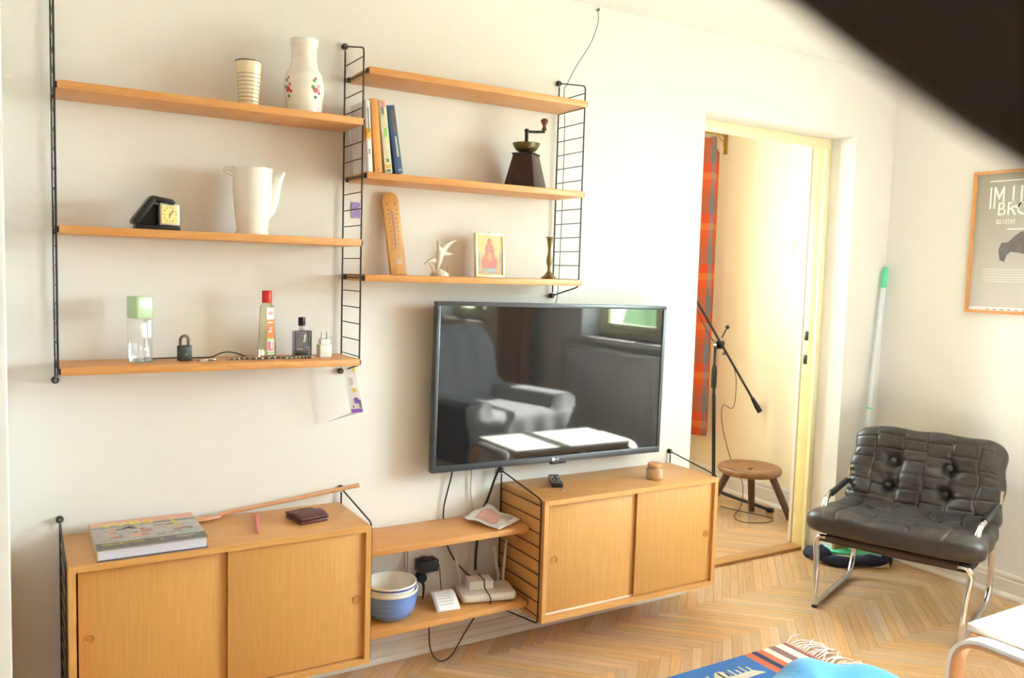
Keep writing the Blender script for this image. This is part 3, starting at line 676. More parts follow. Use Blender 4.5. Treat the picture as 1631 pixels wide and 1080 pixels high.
# thermometer
t = thing('wall_thermometer', 'beech wood thermometer with scale leaning on the wall above the television', 'thermometer', (.956, -.052, 1.281), rot=(math.radians(-8), math.radians(-5), 0))
M['beech'] = wood('beech', '#dda869', '#d19a58', 2)
prof = [(-.0275, 0), (.0275, 0), (.0275, .236)] + [(.0275*math.cos(a*PI/12), .236+.0275*math.sin(a*PI/12)) for a in range(1, 12)] + [(-.0275, .236)]
MB().prism(prof, -.006, .006, axis=1).build('board', 'beech', t, bevel=.0025)
MB().tube([(0, -.0068, .085), (0, -.0068, .205)], .0016, 8).build('glass_tube', 'silver', t, smooth=True)
MB().tube([(.0035, -.0066, .085), (.0035, -.0066, .20)], .0012, 8).build('red_column', 'pinkp', t, smooth=True)
MB().lathe([(.0095, 0), (.0095, .001)], 20, M4=T(.004, -.006, .042) @ Matrix.Rotation(PI/2, 4, 'X')).build('maker_badge', 'silver', t)
for k in range(10):
    z = .082+k*.0135
    text('scale_figure', str(abs(50-10*k)) if k != 5 else '0', .0075, 'line', t, basis((-.0165 if k != 5 else -.0125, -.0063, z), (1, 0, 0), (0, 0, 1)))
    text('scale_figure', str(120-20*(9-k)) if k > 3 else '0', .0075, 'line', t, basis((.0095, -.0063, z), (1, 0, 0), (0, 0, 1)))
text('scale_letter', 'C', .011, 'black', t, basis((-.017, -.0063, .222), (1, 0, 0), (0, 0, 1))); text('scale_letter', 'F', .011, 'black', t, basis((.011, -.0063, .222), (1, 0, 0), (0, 0, 1)))
# bird figurine
M['bisque'] = mat('bisque_porcelain', '#d8d2c4', .45, var=.03)
t = thing('bird_figurine', 'pale porcelain figurine of a flying bird with raised wings', 'figurine', (1.078, -.095, 1.281))
MB().lathe([(.030, 0), (.031, .004), (.026, .011), (.016, .017), (.009, .022), (.001, .024)], 20).build('base', 'bisque', t, smooth=True)
MB().tube([(-.010, 0, .020), (-.006, 0, .036), (-.004, 0, .052), (.0, 0, .070), (.002, 0, .084), (-.004, 0, .094)], [.005, .008, .0125, .0135, .0105, .005], 12, smooth=0).build('bird_body', 'bisque', t, smooth=True, sub=1)
def wing(pts_a, pts_b, nm, nose=.0022):
    A_ = catmull([Vector(p) for p in pts_a], 5); B_ = catmull([Vector(p) for p in pts_b], 5)
    q = MB().grid(lambda u, v: A_[round(u*(len(A_)-1))]*(1-v)+B_[round(u*(len(A_)-1))]*v + Vector((0, -.004*math.sin(PI*v), 0)), len(A_), 5)
    return q.build(nm, 'bisque', t, smooth=True, solid=nose)
wing([(.004, .002, .092), (.018, .004, .104), (.038, .006, .114), (.062, .008, .119)], [(.002, 0, .062), (.018, .002, .074), (.036, .004, .098), (.061, .007, .1165)], 'wing')
wing([(-.010, -.004, .070), (-.013, -.008, .086), (-.015, -.010, .100), (-.0165, -.012, .113)], [(.004, -.002, .072), (.001, -.006, .085), (-.006, -.009, .096), (-.0155, -.012, .111)], 'wing')
wing([(-.004, 0, .060), (-.022, -.002, .060), (-.042, -.004, .050), (-.056, -.004, .038)], [(-.006, 0, .036), (-.022, -.002, .040), (-.040, -.004, .042), (-.055, -.004, .0365)], 'tail')
MB().tube([(.004, 0, .066), (.016, 0, .070), (.026, 0, .072), (.036, 0, .0715), (.047, 0, .0735)], [.006, .0065, .0065, .003, .0006], 10).build('head', 'bisque', t, smooth=True)
M['amber'] = mat('amber_glaze', '#c98b3e', .3)
MB().tube([(-.038, -.006, .036), (-.030, -.008, .024), (-.027, -.006, .010), (-.026, -.004, .002)], [.001, .004, .003, .002], 8, smooth=3).build('leaf', 'amber', t, smooth=True)
MB().tube([(.022, -.010, .008), (.026, -.012, .020), (.021, -.010, .030), (.026, -.008, .038)], [.003, .0042, .003, .001], 8, smooth=3).build('leaf', 'amber', t, smooth=True)
# framed icon
t = thing('framed_icon', 'small pale gold framed devotional picture of a seated figure in red', 'picture', (1.272, -.078, 1.281), rot=(math.radians(-4), 0, math.radians(5)))
fw, fh, b_ = .058, .146, .0075
M['palegold'] = mat('pale_gold_frame', '#ece2b4', .3, .3)
for x0, z0, x1, z1 in ((-fw, 0, fw, b_), (-fw, fh-b_, fw, fh), (-fw, b_, -fw+b_, fh-b_), (fw-b_, b_, fw, fh-b_)): MB().box(x0, -.006, z0, x1, .006, z1).build('frame_bar', 'palegold', t, bevel=.0012)
M['icon'] = mat('icon_gold_ground', '#dfc08a', .5, var=.15, scale=80)
pc = MB().box(-fw+b_, -.002, b_, fw-b_, .004, fh-b_).build('picture_sheet', 'icon', t)
M['ired'] = mat('icon_red', '#c9807a', .6, var=.15, scale=90); M['iblue'] = mat('icon_grey_blue', '#a9b5ba', .6, var=.2, scale=90); M['iora'] = mat('icon_orange', '#dba87c', .6, var=.15, scale=90); M['iskin'] = mat('icon_ochre', '#c98f68', .6)
def flat(poly, m, nm, d): MB().prism(poly, -.002-d, -.0015, axis=1).build(nm, m, pc)
flat([(-.036, .012), (.036, .012), (.034, .062), (.026, .078), (-.026, .078), (-.034, .062)], 'iora', 'throne', .0003)
flat([(-.047, .012), (-.037, .012), (-.037, .080), (-.044, .086)], 'iblue', 'side_figure', .0003); flat([(.037, .012), (.047, .012), (.044, .086), (.037, .080)], 'iblue', 'side_figure', .0003)
flat([(-.022, .014), (.022, .014), (.024, .034), (-.024, .034)], 'iblue', 'robe_hem', .0006)
flat([(-.025, .030), (.025, .030), (.030, .056), (.018, .066), (.016, .100), (.008, .112), (-.008, .112), (-.016, .100), (-.018, .066), (-.030, .056)], 'ired', 'robe', .0009)
flat([(-.012, .058), (.006, .056), (.008, .080), (-.006, .084)], 'iora', 'child', .0012)
flat([(.010+.0*k, .0) for k in range(0)] or [(.0078*math.cos(a*PI/6), .119+.0095*math.sin(a*PI/6)) for a in range(12)], 'ired', 'veil', .0011)
flat([(.0042*math.cos(a*PI/6), .1175+.0058*math.sin(a*PI/6)) for a in range(12)], 'iskin', 'face', .0014)
MB().lathe([(.003, 0), (.003, .002)], 10, M4=T(0, 0, fh+.002) @ Matrix.Rotation(PI/2, 4, 'X')).build('hanger', 'bronze', t)
# candlestick
t = thing('candlestick', 'slim tarnished brass candlestick at the right end of the shelf above the television', 'candlestick', (1.482, -.118, 1.281))
MB().lathe([(.028, 0), (.0285, .003), (.024, .007), (.013, .016), (.0065, .026), (.0052, .034), (.0055, .040), (.0095, .054), (.0105, .064), (.0085, .076), (.0055, .090), (.0052, .102), (.0075, .116), (.0100, .130), (.0115, .139), (.0165, .1405), (.0165, .1425), (.0095, .142), (.0080, .125), (.001, .122)], 28).build('stem', 'brass', t, smooth=True)

# thin cable from the ceiling hook to the panel and down behind the television
t = thing('antenna_cable', 'thin dark cable running from the wall top over the right wire panel to the television', 'cable', (1.575, -.012, 1.22))
z0 = 1.22
MB().tube([(.155, .006, 2.250-z0), (.148, -.006, 2.20-z0), (.115, -.010, 2.12-z0), (.055, -.010, 2.03-z0), (.018, -.012, 1.962-z0), (.008, -.012, 1.94-z0), (.014, -.014, 1.80-z0), (.014, -.014, 1.5-z0), (.010, -.014, 1.27-z0), (.0, -.018, 1.20-z0), (-.006, -.022, 1.165-z0)], .0013, 6, smooth=8).build('cable', 'wire', t, smooth=True)
MB().lathe([(.004, 0), (.004, .008), (.006, .010)], 10, M4=T(.155, .012, 2.25-z0) @ Matrix.Rotation(PI/2, 4, 'X')).build('wall_hook', 'bronze', t)

# ================================================================== ON THE LEFT CABINET
ZC = .558
t = thing('picture_book', 'thick illustrated hardcover book with yellow title lying on the left cabinet', 'book', (.205, -.155, ZC), .0)
BX, BY, BH = .131, .122, .030
M['cover'] = None
m_, nt, bs = newmat('book_cover'); tcn = N(nt, 'ShaderNodeTexCoord'); vo = N(nt, 'ShaderNodeTexVoronoi', Scale=55.0); nt.links.new(tcn.outputs['Object'], vo.inputs['Vector'])
hsv = N(nt, 'ShaderNodeHueSaturation', Saturation=.35, Value=.55); nt.links.new(vo.outputs['Color'], hsv.inputs['Color'])
mx = N(nt, 'ShaderNodeMixRGB', Fac=.62); mx.inputs[2].default_value = lin('#a49d96'); nt.links.new(hsv.outputs[0], mx.inputs[1]); nt.links.new(mx.outputs[0], bs.inputs['Base Color']); bs.inputs['Roughness'].default_value = .3
M['cover'] = m_
cv = MB().box(-BX, -BY, BH-.003, BX, BY, BH).build('front_cover', 'cover', t, bevel=.0006)
MB().box(-BX, -BY, 0, BX, BY, .003).build('back_cover', mat('book_back', '#5d5a6c', .4), t, bevel=.0006)
MB().box(-BX, -BY, .003, -BX+.003, BY, BH-.003).build('spine', mat('book_spine', '#c9b58a', .5), t)
MB().box(-BX+.003, -BY+.004, .003, BX-.004, BY-.004, BH-.003).build('pages', mat('page_edges', '#d6d8ea', .7, var=.05, scale=200), t)
def patch(x0, y0, x1, y1, m, nm='cover_patch', k=0): MB().box(x0, y0, BH, x1, y1, BH+.0003+.0002*k).build(nm, m, cv)
M['cvp'] = mat('cover_salmon', '#dba08a', .35, var=.08); M['cvg'] = mat('cover_grey', '#57534f', .35, var=.1); M['cvb'] = mat('cover_teal', '#76898a', .35, var=.1); M['cvr'] = mat('cover_red', '#b9564a', .35, var=.2, scale=90); M['cvl'] = mat('cover_pale', '#b7b2a8', .35, var=.1); M['yel'] = mat('title_yellow', '#e2d53f', .4)
patch(-BX+.001, .072, BX-.001, BY-.001, 'cvp'); patch(-BX+.001, .058, BX-.001, .072, 'cvb'); patch(-BX+.001, -BY+.001, BX-.001, -.072, 'cvg'); patch(.0, .02, .05, .052, 'cvl'); patch(.075, .03, BX-.002, .05, 'cvl')
random.seed(3)
for k in range(16):
    x = -.115+random.random()*.10; y = -.05+random.random()*.095; patch(x, y, x+.008+random.random()*.022, y+.005+random.random()*.010, random.choice(['cvr', 'cvr', 'cvp', 'line']), 'cover_patch', 1)
for k in range(10):
    x = -.02+random.random()*.12; y = -.055+random.random()*.09; patch(x, y, x+.008+random.random()*.02, y+.004+random.random()*.008, random.choice(['cvr', 'line', 'leaf', 'cvg', 'amber']), 'cover_patch', 1)
patch(.02, -.1, .026, -.09, 'amber', 'cover_patch', 1)
text('title', 'WES', .052, 'yel', cv, basis((-.113, .064, BH+.0006), (1, 0, 0), (0, 1, 0)), sx=1.35)
text('title', 'ANDERSON', .017, 'yel', cv, basis((.062, .088, BH+.0006), (.12, -1, 0), (1, .12, 0)), sx=1.0)
text('title', 'COLLECTION', .0155, 'yel', cv, basis((-.118, -.092, BH+.0006), (1, 0, 0), (0, 1, 0)), sx=1.05)
for k in range(3): patch(.058, -.084-k*.006, .115-k*.01, -.082-k*.006, 'cvl', 'print_line', 1)
# wooden spatula
t = thing('wooden_spatula', 'long wooden spatula lying from the big book to the wire panel', 'spatula', (.36, -.035, ZC))
M['palewood'] = wood('pale_wood', '#dcae84', '#c98f63', 0)
MB().tube([(.055, 0, .014), (.20, -.003, .028), (.478, -.006, .0565)], [.0062, .0058, .0070], 10).build('handle', 'palewood', t, smooth=True)
q = MB().prism([(-.035, -.019), (-.03, -.022), (.02, -.017), (.058, -.006), (.058, .006), (.02, .017), (-.03, .022), (-.035, .019)], .004, .011, axis=2).build('blade', 'palewood', t, bevel=.002)
# pencil
t = thing('pink_pencil', 'short pink pencil lying on the left cabinet', 'pencil', (.496, -.144, ZC))
a, b = Vector((-.018, -.085, .005)), Vector((.018, .080, .005))
MB().tube([a+(b-a)*.09, b], .0052, 6).build('shaft', mat('pink_lacquer', '#e0777a', .35), t)
MB().tube([a+(b-a)*.09, a], [.0050, .0010], 6).build('tip', 'palewood', t)
# wallet
M['wine'] = mat('wine_leather', '#5c2a2c', .42, var=.2, scale=60, bump=.3)
t = thing('leather_wallet', 'folded wine red leather wallet on the left cabinet', 'wallet', (.640, -.142, ZC), .18)
MB().box(-.043, -.050, 0, .043, .050, .010).build('back_fold', 'wine', t, bevel=.003)
MB().box(-.040, -.046, .010, .040, .047, .014).build('lining', mat('brown_lining', '#7c6258', .6), t, bevel=.001)
q = MB().grid(lambda u, v: Vector((-.043+.086*u, -.052+.104*v, .015+.010*math.sin(PI*min(1, v*1.25))*(.7+.3*u))), 10, 12).build('flap', 'wine', t, smooth=True, solid=.005)
MB().box(-.020, .018, .0285, .022, .0215, .0305).build('clasp', 'gold', t, bevel=.0005)

# ================================================================== ON THE RIGHT CABINET
t = thing('remote_control', 'black and grey remote control on the right cabinet under the television', 'remote', (1.550, -.100, ZC), math.radians(-27))
MB().box(-.0205, -.062, 0, .0205, .062, .016).build('housing', 'black', t, bevel=.005)
f_ = MB().box(-.0185, -.050, .016, .0185, .061, .018).build('button_plate', 'grey', t, bevel=.001)
for r in range(7):
    for c_ in range(3):
        MB().box(-.0145+c_*.0105, -.044+r*.0145, .018, -.0065+c_*.0105, -.036+r*.0145, .0196).build('button', ('redcap' if (r, c_) == (1, 0) else 'labg' if (r, c_) == (1, 2) else 'white' if r == 4 and c_ != 1 else 'black'), f_, bevel=.0006)
tag(MB().lathe([(.0085, 0), (.0095, .0012), (.0085, .0026), (.0070, .0026), (.0064, .0012), (.0070, 0)], 20, ring=True, c=(1.521, -.192, ZC)).build('small_ring', 'silver', smooth=True), 'tiny silver ring on the right cabinet in front of the remote', 'ring')
t = thing('candle_jar', 'small glass candle jar with a wooden lid on the right cabinet', 'jar', (1.925, -.195, ZC))
M['wax'] = mat('peach_wax', '#efc79c', .4, var=.04)
MB().lathe([(.029, 0), (.031, .003), (.031, .038), (.027, .044), (.024, .046)], 28).build('glass_jar', M['glass'], t, smooth=True)
MB().lathe([(.0285, .002), (.030, .004), (.030, .036), (.001, .037)], 28).build('wax', 'wax', t, smooth=True)
MB().lathe([(.0255, .045), (.0265, .046), (.0265, .056), (.0255, .058), (.001, .058)], 28).build('lid', mat('lid_wood', '#d79a6c', .5), t, smooth=True)

# ================================================================== LOW SHELVES
# crumpled paper
M['pinkpaper'] = mat('pink_print_paper', '#e6b7b3', .7, var=.05)
t = thing('printed_paper', 'creased white sheet with a pink print hanging over the edge of the upper low shelf', 'paper', (1.262, -.12, .457))
def pap(u, v, off=0):
    bl, br, fr_, fl = Vector((-.062, .060, .013)), Vector((.050, .095, .034)), Vector((.110, -.030, .006)), Vector((-.012, -.104, .003))
    p = (bl*(1-u)+br*u)*v+(fl*(1-u)+fr_*u)*(1-v)
    return p+Vector((.004*math.sin(7*v+2*u), .004*math.sin(9*u+3), .003*math.sin(9*u+4*v)+.003*math.cos(11*v-3*u)+.003+off))
MB().grid(pap, 16, 16).build('sheet', 'paper', t, smooth=True, solid=.0008)
MB().grid(lambda u, v: pap(.22+.6*u, .28+.5*v, .0012), 12, 12).build('pink_print', 'pinkpaper', t, smooth=True, solid=.0003)
MB().grid(lambda u, v: pap(.60+.24*u*math.cos(0), .10+.2*v, .0013), 8, 8).build('grey_print', 'cvl', t, smooth=True, solid=.0003)
# bowls
M['blueglaze'] = mat('blue_glaze', '#6f93d6', .2, var=.06, scale=20, coat=.3)
M['cobalt'] = mat('cobalt_line', '#5f63a8', .25)
t = thing('blue_bowl', 'sky blue glazed bowl on the lower shelf, the outer one of two nested bowls', 'bowl', (.920, -.118, .201), group='nested bowls')
bp_ = [(.048, 0), (.052, .002), (.066, .012), (.078, .034), (.083, .062), (.085, .090), (.0865, .093), (.084, .094), (.079, .06), (.062, .014), (.001, .010)]
MB().lathe(bp_, 48).build('body', 'blueglaze', t, smooth=True)
for z in (.030, .048, .064): MB().lathe([(.0775+(z-.03)*.16, z-.0008), (.0786+(z-.03)*.16, z), (.0775+(z-.03)*.16, z+.0008)], 48, ring=True).build('throwing_ring', 'blueglaze', t, smooth=True)
MB().lathe([(.0850, .086), (.0872, .088), (.0872, .094), (.0850, .0955), (.082, .094)], 48, ring=True).build('white_rim', 'porc', t, smooth=True)
t = thing('white_bowl', 'white bowl with a blue rim line sitting inside the blue bowl', 'bowl', (.920, -.118, .217), group='nested bowls')
MB().lathe([(.045, 0), (.060, .010), (.072, .040), (.0775, .075), (.082, .096), (.0815, .101), (.079, .101), (.074, .075), (.066, .04), (.05, .012), (.001, .008)], 48).build('body', 'porc', t, smooth=True)
MB().lathe([(.0805, .0885), (.0822, .0905), (.0828, .0945), (.0812, .0955), (.0790,.0925)], 48, ring=True).build('rim_line', 'cobalt', t, smooth=True)
# curved card
t = thing('curved_card', 'white printed card bent into an arch between the bowls and the router', 'card', (1.108, -.100, .201), -.08)
q = MB().grid(lambda u, v: Vector((-.041+.082*u, -.068+.125*v, .0012+.040*math.sin(PI*min(1, v*.93)))), 6, 14).build('card', 'paper', t, smooth=True, solid=.001)
for k in range(5):
    v = .12+.07*k
    MB().grid(lambda u, vv: Vector((-.024+.044*u, -.068+.125*(v+.012*vv), .0022+.040*math.sin(PI*(v+.012*vv)*.93))), 3, 2).build('print_line', 'cvl', t, solid=.0003)
# router
t = thing('wifi_router', 'white router with upright antennas on the lower shelf', 'router', (1.266, -.118, .201), math.radians(-14))
q = MB().prism(rsq(.095, .060, .018), .006, .032, axis=2).build('body', 'white', t, bevel=.008, bseg=3)
MB().prism(rsq(.084, .050, .012), .0015, .008, axis=2).build('underside', 'grey', t)
for x in (-.06, .06): MB().box(x-.006, -.045, 0, x+.006, -.035, .004).build('foot', 'white', t)
M['antenna'] = mat('antenna_plastic', '#d9d5d0', .4)
for x, lx, h in ((-.074, -.028, .165), (.062, -.018, .150), (.079, .010, .172)):
    MB().tube([(x, .058, .022), (x, .060, .05), (x+lx, .062, h)], [.0052, .0056, .0038], 10).build('antenna', 'antenna', t, smooth=True)
for k in range(8): MB().box(-.045+k*.011, -.0608, .014, -.041+k*.011, -.0598, .0155).build('status_light', 'grey', t)
t = thing('white_box', 'small white converter box strapped on top of the router', 'box', (1.251, -.100, .2332), math.radians(-14))
MB().box(-.042, -.030, 0, .042, .030, .030).build('body', 'white', t, bevel=.003)
MB().box(-.036, -.024, .030, .036, .024, .0308).build('top_label', 'paper', t)
o = MB().tube([(1.246, -.186, .2035), (1.2475, -.185, .225), (1.2495, -.153, .238), (1.251, -.137, .246), (1.252, -.132, .267), (1.259, -.095, .2665), (1.265, -.068, .264), (1.267, -.066, .235)], .0021, 6, smooth=4).build('black_strap', 'black', smooth=True); tag(o, 'black cord strapped around the router and the box on it', 'cord')
# socket, adapter, plug
t = thing('wall_socket', 'white socket plate on the wall behind the low shelves', 'socket', (1.078, 0, .28))
MB().box(-.052, -.012, -.085, .050, 0, .085).build('plate', 'white', t, bevel=.003)
MB().tube([(-.058, -.006, -.10), (-.058, -.006, .11)], .004, 8).build('conduit', 'white', t, smooth=True)
t = thing('power_adapter', 'black square power adapter plugged in behind the low shelves', 'adapter', (1.082, -.012, .315))
MB().box(-.034, -.052, -.018, .034, -.004, .022).build('housing', 'black', t, bevel=.003)
MB().lathe([(.012, .022), (.012, .028), (.010, .030)], 16, c=(-.012, -.025, 0)).build('top_knob', 'black', t, smooth=True)
MB().tube([(.034, -.03, .010), (.046, -.03, -.01), (.050, -.032, -.06), (.056, -.035, -.113)], .0016, 6, smooth=5).build('lead', 'black', t, smooth=True)
t = thing('power_plug', 'round black mains plug just below the power adapter', 'plug', (1.068, -.012, .272))
MB().lathe([(.017, 0), (.018, .008), (.018, .022), (.015, .030)], 20, M4=Matrix.Rotation(PI/2, 4, 'X')).build('plug_head', 'black', t, smooth=True)
MB().tube([(.0, -.024, -.012), (.004, -.028, -.026), (.003, -.03, -.05), (-.002, -.034, -.070)], [.006, .005, .0028, .0026], 8, smooth=4).build('lead', 'black', t, smooth=True)
o = MB().tube([(1.185, -.02, .66), (1.178, -.016, .60), (1.155, -.012, .50), (1.156, -.012, .44), (1.165, -.012, .38), (1.19, -.018, .32), (1.232, -.03, .265), (1.25, -.045, .25)], .0026, 6, smooth=5).build('tv_cable', 'black', smooth=True); tag(o, 'black cable hanging from the left underside of the television to the router', 'cable')
o = MB().tube([(1.405, -.03, .645), (1.37, -.03, .628), (1.345, -.028, .585), (1.322, -.014, .50), (1.302, -.0045, .45), (1.294, -.0055, .38), (1.283, -.014, .31), (1.280, -.018, .26)], .0042, 8, smooth=5).build('tv_cable', 'black', smooth=True); tag(o, 'thick black cable leading from the television down beside the right cabinet', 'cable')
o = MB().tube([(1.262, -.012, .66), (1.258, -.01, .55), (1.268, -.008, .48), (1.262, -.006, .30), (1.245, -.02, .24)], .0028, 6, smooth=5).build('tv_cable', mat('ivory_cable', '#d8cfb8', .5), smooth=True); tag(o, 'ivory cable hanging on the wall under the television', 'cable')
o = MB().tube([(1.050, -.135, .178), (1.055, -.125, .120), (1.066, -.115, .060), (1.090, -.110, .018), (1.118, -.110, .006), (1.150, -.110, .022), (1.185, -.112, .075), (1.215, -.120, .125), (1.245, -.13, .178)], .0024, 6, smooth=5).build('loop_cable', 'black', smooth=True); tag(o, 'black cable looping down below the lowest shelf', 'cable')
o = MB().tube([(1.158, -.10, .180), (1.158, -.10, .165), (1.150, -.104, .156), (1.160, -.108, .150), (1.170, -.104, .157), (1.166, -.102, .170)], .0016, 6, smooth=5).build('wire_hook', 'wire', smooth=True); tag(o, 'small wire hook under the lowest shelf', 'hook')

# ================================================================== LEATHER CHAIR
t = thing('leather_chair', 'low chrome tube chair with tufted black leather cushions beside the doorway', 'chair', (2.733, -.612, 0), math.atan2(-.94, .342))
TR = .0115
def cushion(name, c0, c1, hw0, hw1, th, us, vs_, buttons, parent, nu=110, nv=80, seed=1, flare=0.0):
    """puffed leather pad; c0/c1 = (d, z) of its lower/front and upper/rear ends; hw = half widths"""
    rnd = random.Random(seed); ax = Vector((0, c1[0]-c0[0], c1[1]-c0[1])); L = ax.length; ax.normalize(); n = Vector((1, 0, 0)).cross(ax)  # n points to the sitter's side
    if n.y > 0 and abs(n.y) > abs(n.z): n = -n
    if n.z < 0 and abs(n.z) > abs(n.y): n = -n
    wr = [(rnd.uniform(-1, 1), rnd.uniform(0, 1), rnd.uniform(0, PI), rnd.uniform(.02, .06)) for _ in range(40)]
    def shape(u, v, side):
        U = 2*u-1; V = 2*v-1
        U = math.copysign(1-(1-abs(U))**1.35, U); V = math.copysign(1-(1-abs(V))**1.35, V)
        hw = hw0+(hw1-hw0)*(V+1)/2
        e = max(0, 1-abs(U)**8)**.33*max(0, 1-abs(V)**8)**.33
        h = th*e
        x = U*hw*(1-.085*V**8+.015*math.cos(2*PI*V*1.2)); y = (V*(1-.10*U**8)+1)/2*L+.003*math.sin(U*9)*abs(V)**3
        if side > 0:
            puff = 0
            g = 0
            for k, s in enumerate(us):
                dd = (U-s-.012*math.sin(9*V+k*2.1))*hw; g += .0075*math.exp(-(dd/.0045)**2)
            for k, s in enumerate(vs_):
                for c_ in range(len(us)+1):
                    lo = us[c_-1] if c_ else -1; hi = us[c_] if c_ < len(us) else 1
                    if lo <= U < hi:
                        dd = (V-s-.05*math.sin(c_*2.3+k))*L/2; g += .0050*math.exp(-(dd/.004)**2)
            for bu, bv in buttons:
                r2 = ((U-bu)*hw)**2+((V-bv)*L/2)**2; r = math.sqrt(r2); an = math.atan2((V-bv)*L, (U-bu)*hw)
                g += .034*math.exp(-r2/.0011)+.012*math.exp(-r2/.006)+.004*math.exp(-r2/.004)*(.5+.5*math.cos(7*an+bu*9))
            for a, b, c_, s in wr:
                dx = (U-a)*hw; dy = (V-(2*b-1))*L/2; p = dx*math.cos(c_)+dy*math.sin(c_); q = -dx*math.sin(c_)+dy*math.cos(c_)
                g += .0028*math.exp(-(q/.006)**2-(p/s)**2)
            h = h*(1.0+.10*math.cos(PI*U*1.5)*math.cos(PI*V*1.5))-g*min(1, e*1.2)
            h = max(h, -.01)
        else: h = -h*.8
        sag = -.012*(1-U*U) if flare else 0
        return Vector((x, c0[0], c0[1]))+ax*y+n*(h+sag)
    q = MB().grid(lambda u, v: shape(u, v, 1), nu, nv)
    q.grid(lambda u, v: shape(u, v, -1), nu, nv)
    o = q.build(name, 'leather', parent, smooth=True)
    bm = bmesh.new(); bm.from_mesh(o.data); bmesh.ops.remove_doubles(bm, verts=bm.verts, dist=.0008); bmesh.ops.recalc_face_normals(bm, faces=bm.faces); bm.to_mesh(o.data); bm.free()
    for p in o.data.polygons: p.use_smooth = True
    for bu, bv in buttons:
        hw = hw0+(hw1-hw0)*(bv+1)/2
        p = Vector((bu*hw, c0[0], c0[1]))+ax*((bv+1)/2*L)+n*(th*.66)
        b = MB().ball((0, 0, 0), .0125, 14, 8, (1, 1, .55)); bo = b.build('button', 'leather', o, smooth=True)
        bo.matrix_local = Matrix.Translation(p) @ n.to_track_quat('Z', 'Y').to_matrix().to_4x4()
    return o
cushion('back_cushion', (.430, .315), (.570, .668), .302, .292, .066, [-.66, -.30, .02, .34, .70], [-.66, -.36, -.08, .20, .46, .74], [(-.40, .22), (-.42, -.36), (.33, .22), (.32, -.36)], t, seed=4)
cushion('seat_cushion', (-.048, .350), (.47, .325), .322, .300, .055, [-.62, -.22, .20, .62], [-.55, -.1, .4], [(-.36, .25), (.36, .25)], t, seed=9)
fr = [(-.263, .0, .0125), (-.268, .014, .16), (-.279, .022, .262), (-.262, .014, .287), (-.2, .012, .287)]
path = fillet(fr+[(-x, y, z) for x, y, z in fr[::-1]], .022, 5)
MB().tube(path, TR, 12).build('front_leg_frame', 'chrome', t, smooth=True)
for s in (-1, 1):
    q = fillet([(s*.263, .0, .0125), (s*.264, .44, .0125), (s*.270, .505, .075), (s*.266, .500, .24), (s*.284, .470, .40), (s*.290, .455, .495)], .05, 6)
    MB().tube(q, TR, 12).build('side_runner', 'chrome', t, smooth=True)
    q = fillet([(s*.272, .085, .30), (s*.276, .085, .385), (s*.280, .125, .422), (s*.292, .45, .440)], .035, 6)
    MB().tube(q, TR*.95, 12).build('armrest', 'chrome', t, smooth=True)
    MB().tube([(s*.281, .18, .4253), (s*.2905, .41, .4378)], TR*1.15, 12).build('armrest_sleeve', 'black', t, smooth=True)
    MB().lathe([(.011, 0), (.012, .004), (.010, .008)], 12, c=(s*.263, .0, -.0005)).build('foot_cap', 'black', t)
q = MB().grid(lambda u, v: Vector(((2*u-1)*.262, .0+.47*v, .275-.045*math.sin(PI*min(1, v*1.1))*(1-.5*abs(2*u-1)**2)-.02*v)), 20, 16)
q.build('sling', 'sling', t, smooth=True, solid=.004)
MB().tube([(-.235, .012, .287), (.235, .012, .287)], TR*1.35, 12).build('sling_hem', 'sling', t, smooth=True)
MB().grid(lambda u, v: Vector(((2*u-1)*.262, .46+.10*v+.02*math.sin(PI*v), .25+.40*v)), 14, 10).build('back_sling', 'sling', t, smooth=True, solid=.004)

# ================================================================== MOP IN THE CORNER
t = thing('floor_mop', 'floor mop with a pale blue pole leaning in the corner behind the chair', 'mop', (3.285, -.055, 0))
a, b = Vector((.0, 0, .045)), Vector((.160, .030, 1.378)); ax = (b-a)
M['palepole'] = mat('pale_blue_pole', '#dde6f2', .3, var=.02); M['mint'] = mat('mint_plastic', '#5fd8ae', .35, var=.03)
MB().tube([a+ax*.06, a+ax*.93], .0115, 14).build('pole', 'palepole', t, smooth=True)
MB().tube([a+ax*.925, a+ax*.985, b], [.0135, .0135, .008], 14).build('grip', 'mint', t, smooth=True)
MB().tube([a+ax*.497, a+ax*.503], .0135, 14).build('joint_ring', 'mint', t, smooth=True)
MB().tube([a, a+ax*.07], [.016, .013], 14).build('socket', 'mint', t, smooth=True)
Q = rotz(math.radians(-42))
MB().box(-.15, -.045, .028, .15, .045, .042, Q).build('head_plate', 'mint', t, bevel=.006)
t2 = thing('mop_cloth', 'crumpled navy and cream cleaning cloth wrapped around the mop head on the floor', 'cloth', (3.245, -.065, 0), math.radians(-38))
M['navy'] = mat('navy_cloth', '#1f2640', .85, var=.25, scale=70, bump=.5); M['creamcloth'] = mat('cream_cloth', '#cdbb98', .9, var=.12, scale=90, bump=.4)
MB().grid(lambda u, v: Vector(((2*u-1)*.165, -.072+.144*v, .003+.022*(1-abs(2*v-1)**4)+.004*math.sin(13*u+5*v))), 24, 14).build('cream_side', 'creamcloth', t2, smooth=True, solid=.004)
rim = [Vector((.175*math.cos(a_)*(1+.05*math.sin(5*a_)), .085*math.sin(a_)*(1+.10*math.cos(3*a_)), .026+.006*math.sin(4*a_))) for a_ in [2*PI*k/28 for k in range(28)]]
MB().tube(rim, [.024+.006*math.sin(k*1.7) for k in range(28)], 10, closed=True).build('navy_roll', 'navy', t2, smooth=True)
MB().ball((-.135, -.02, .035), .055, 18, 10, (1.0, 1.15, .6)).build('navy_bunch', 'navy', t2, smooth=True)

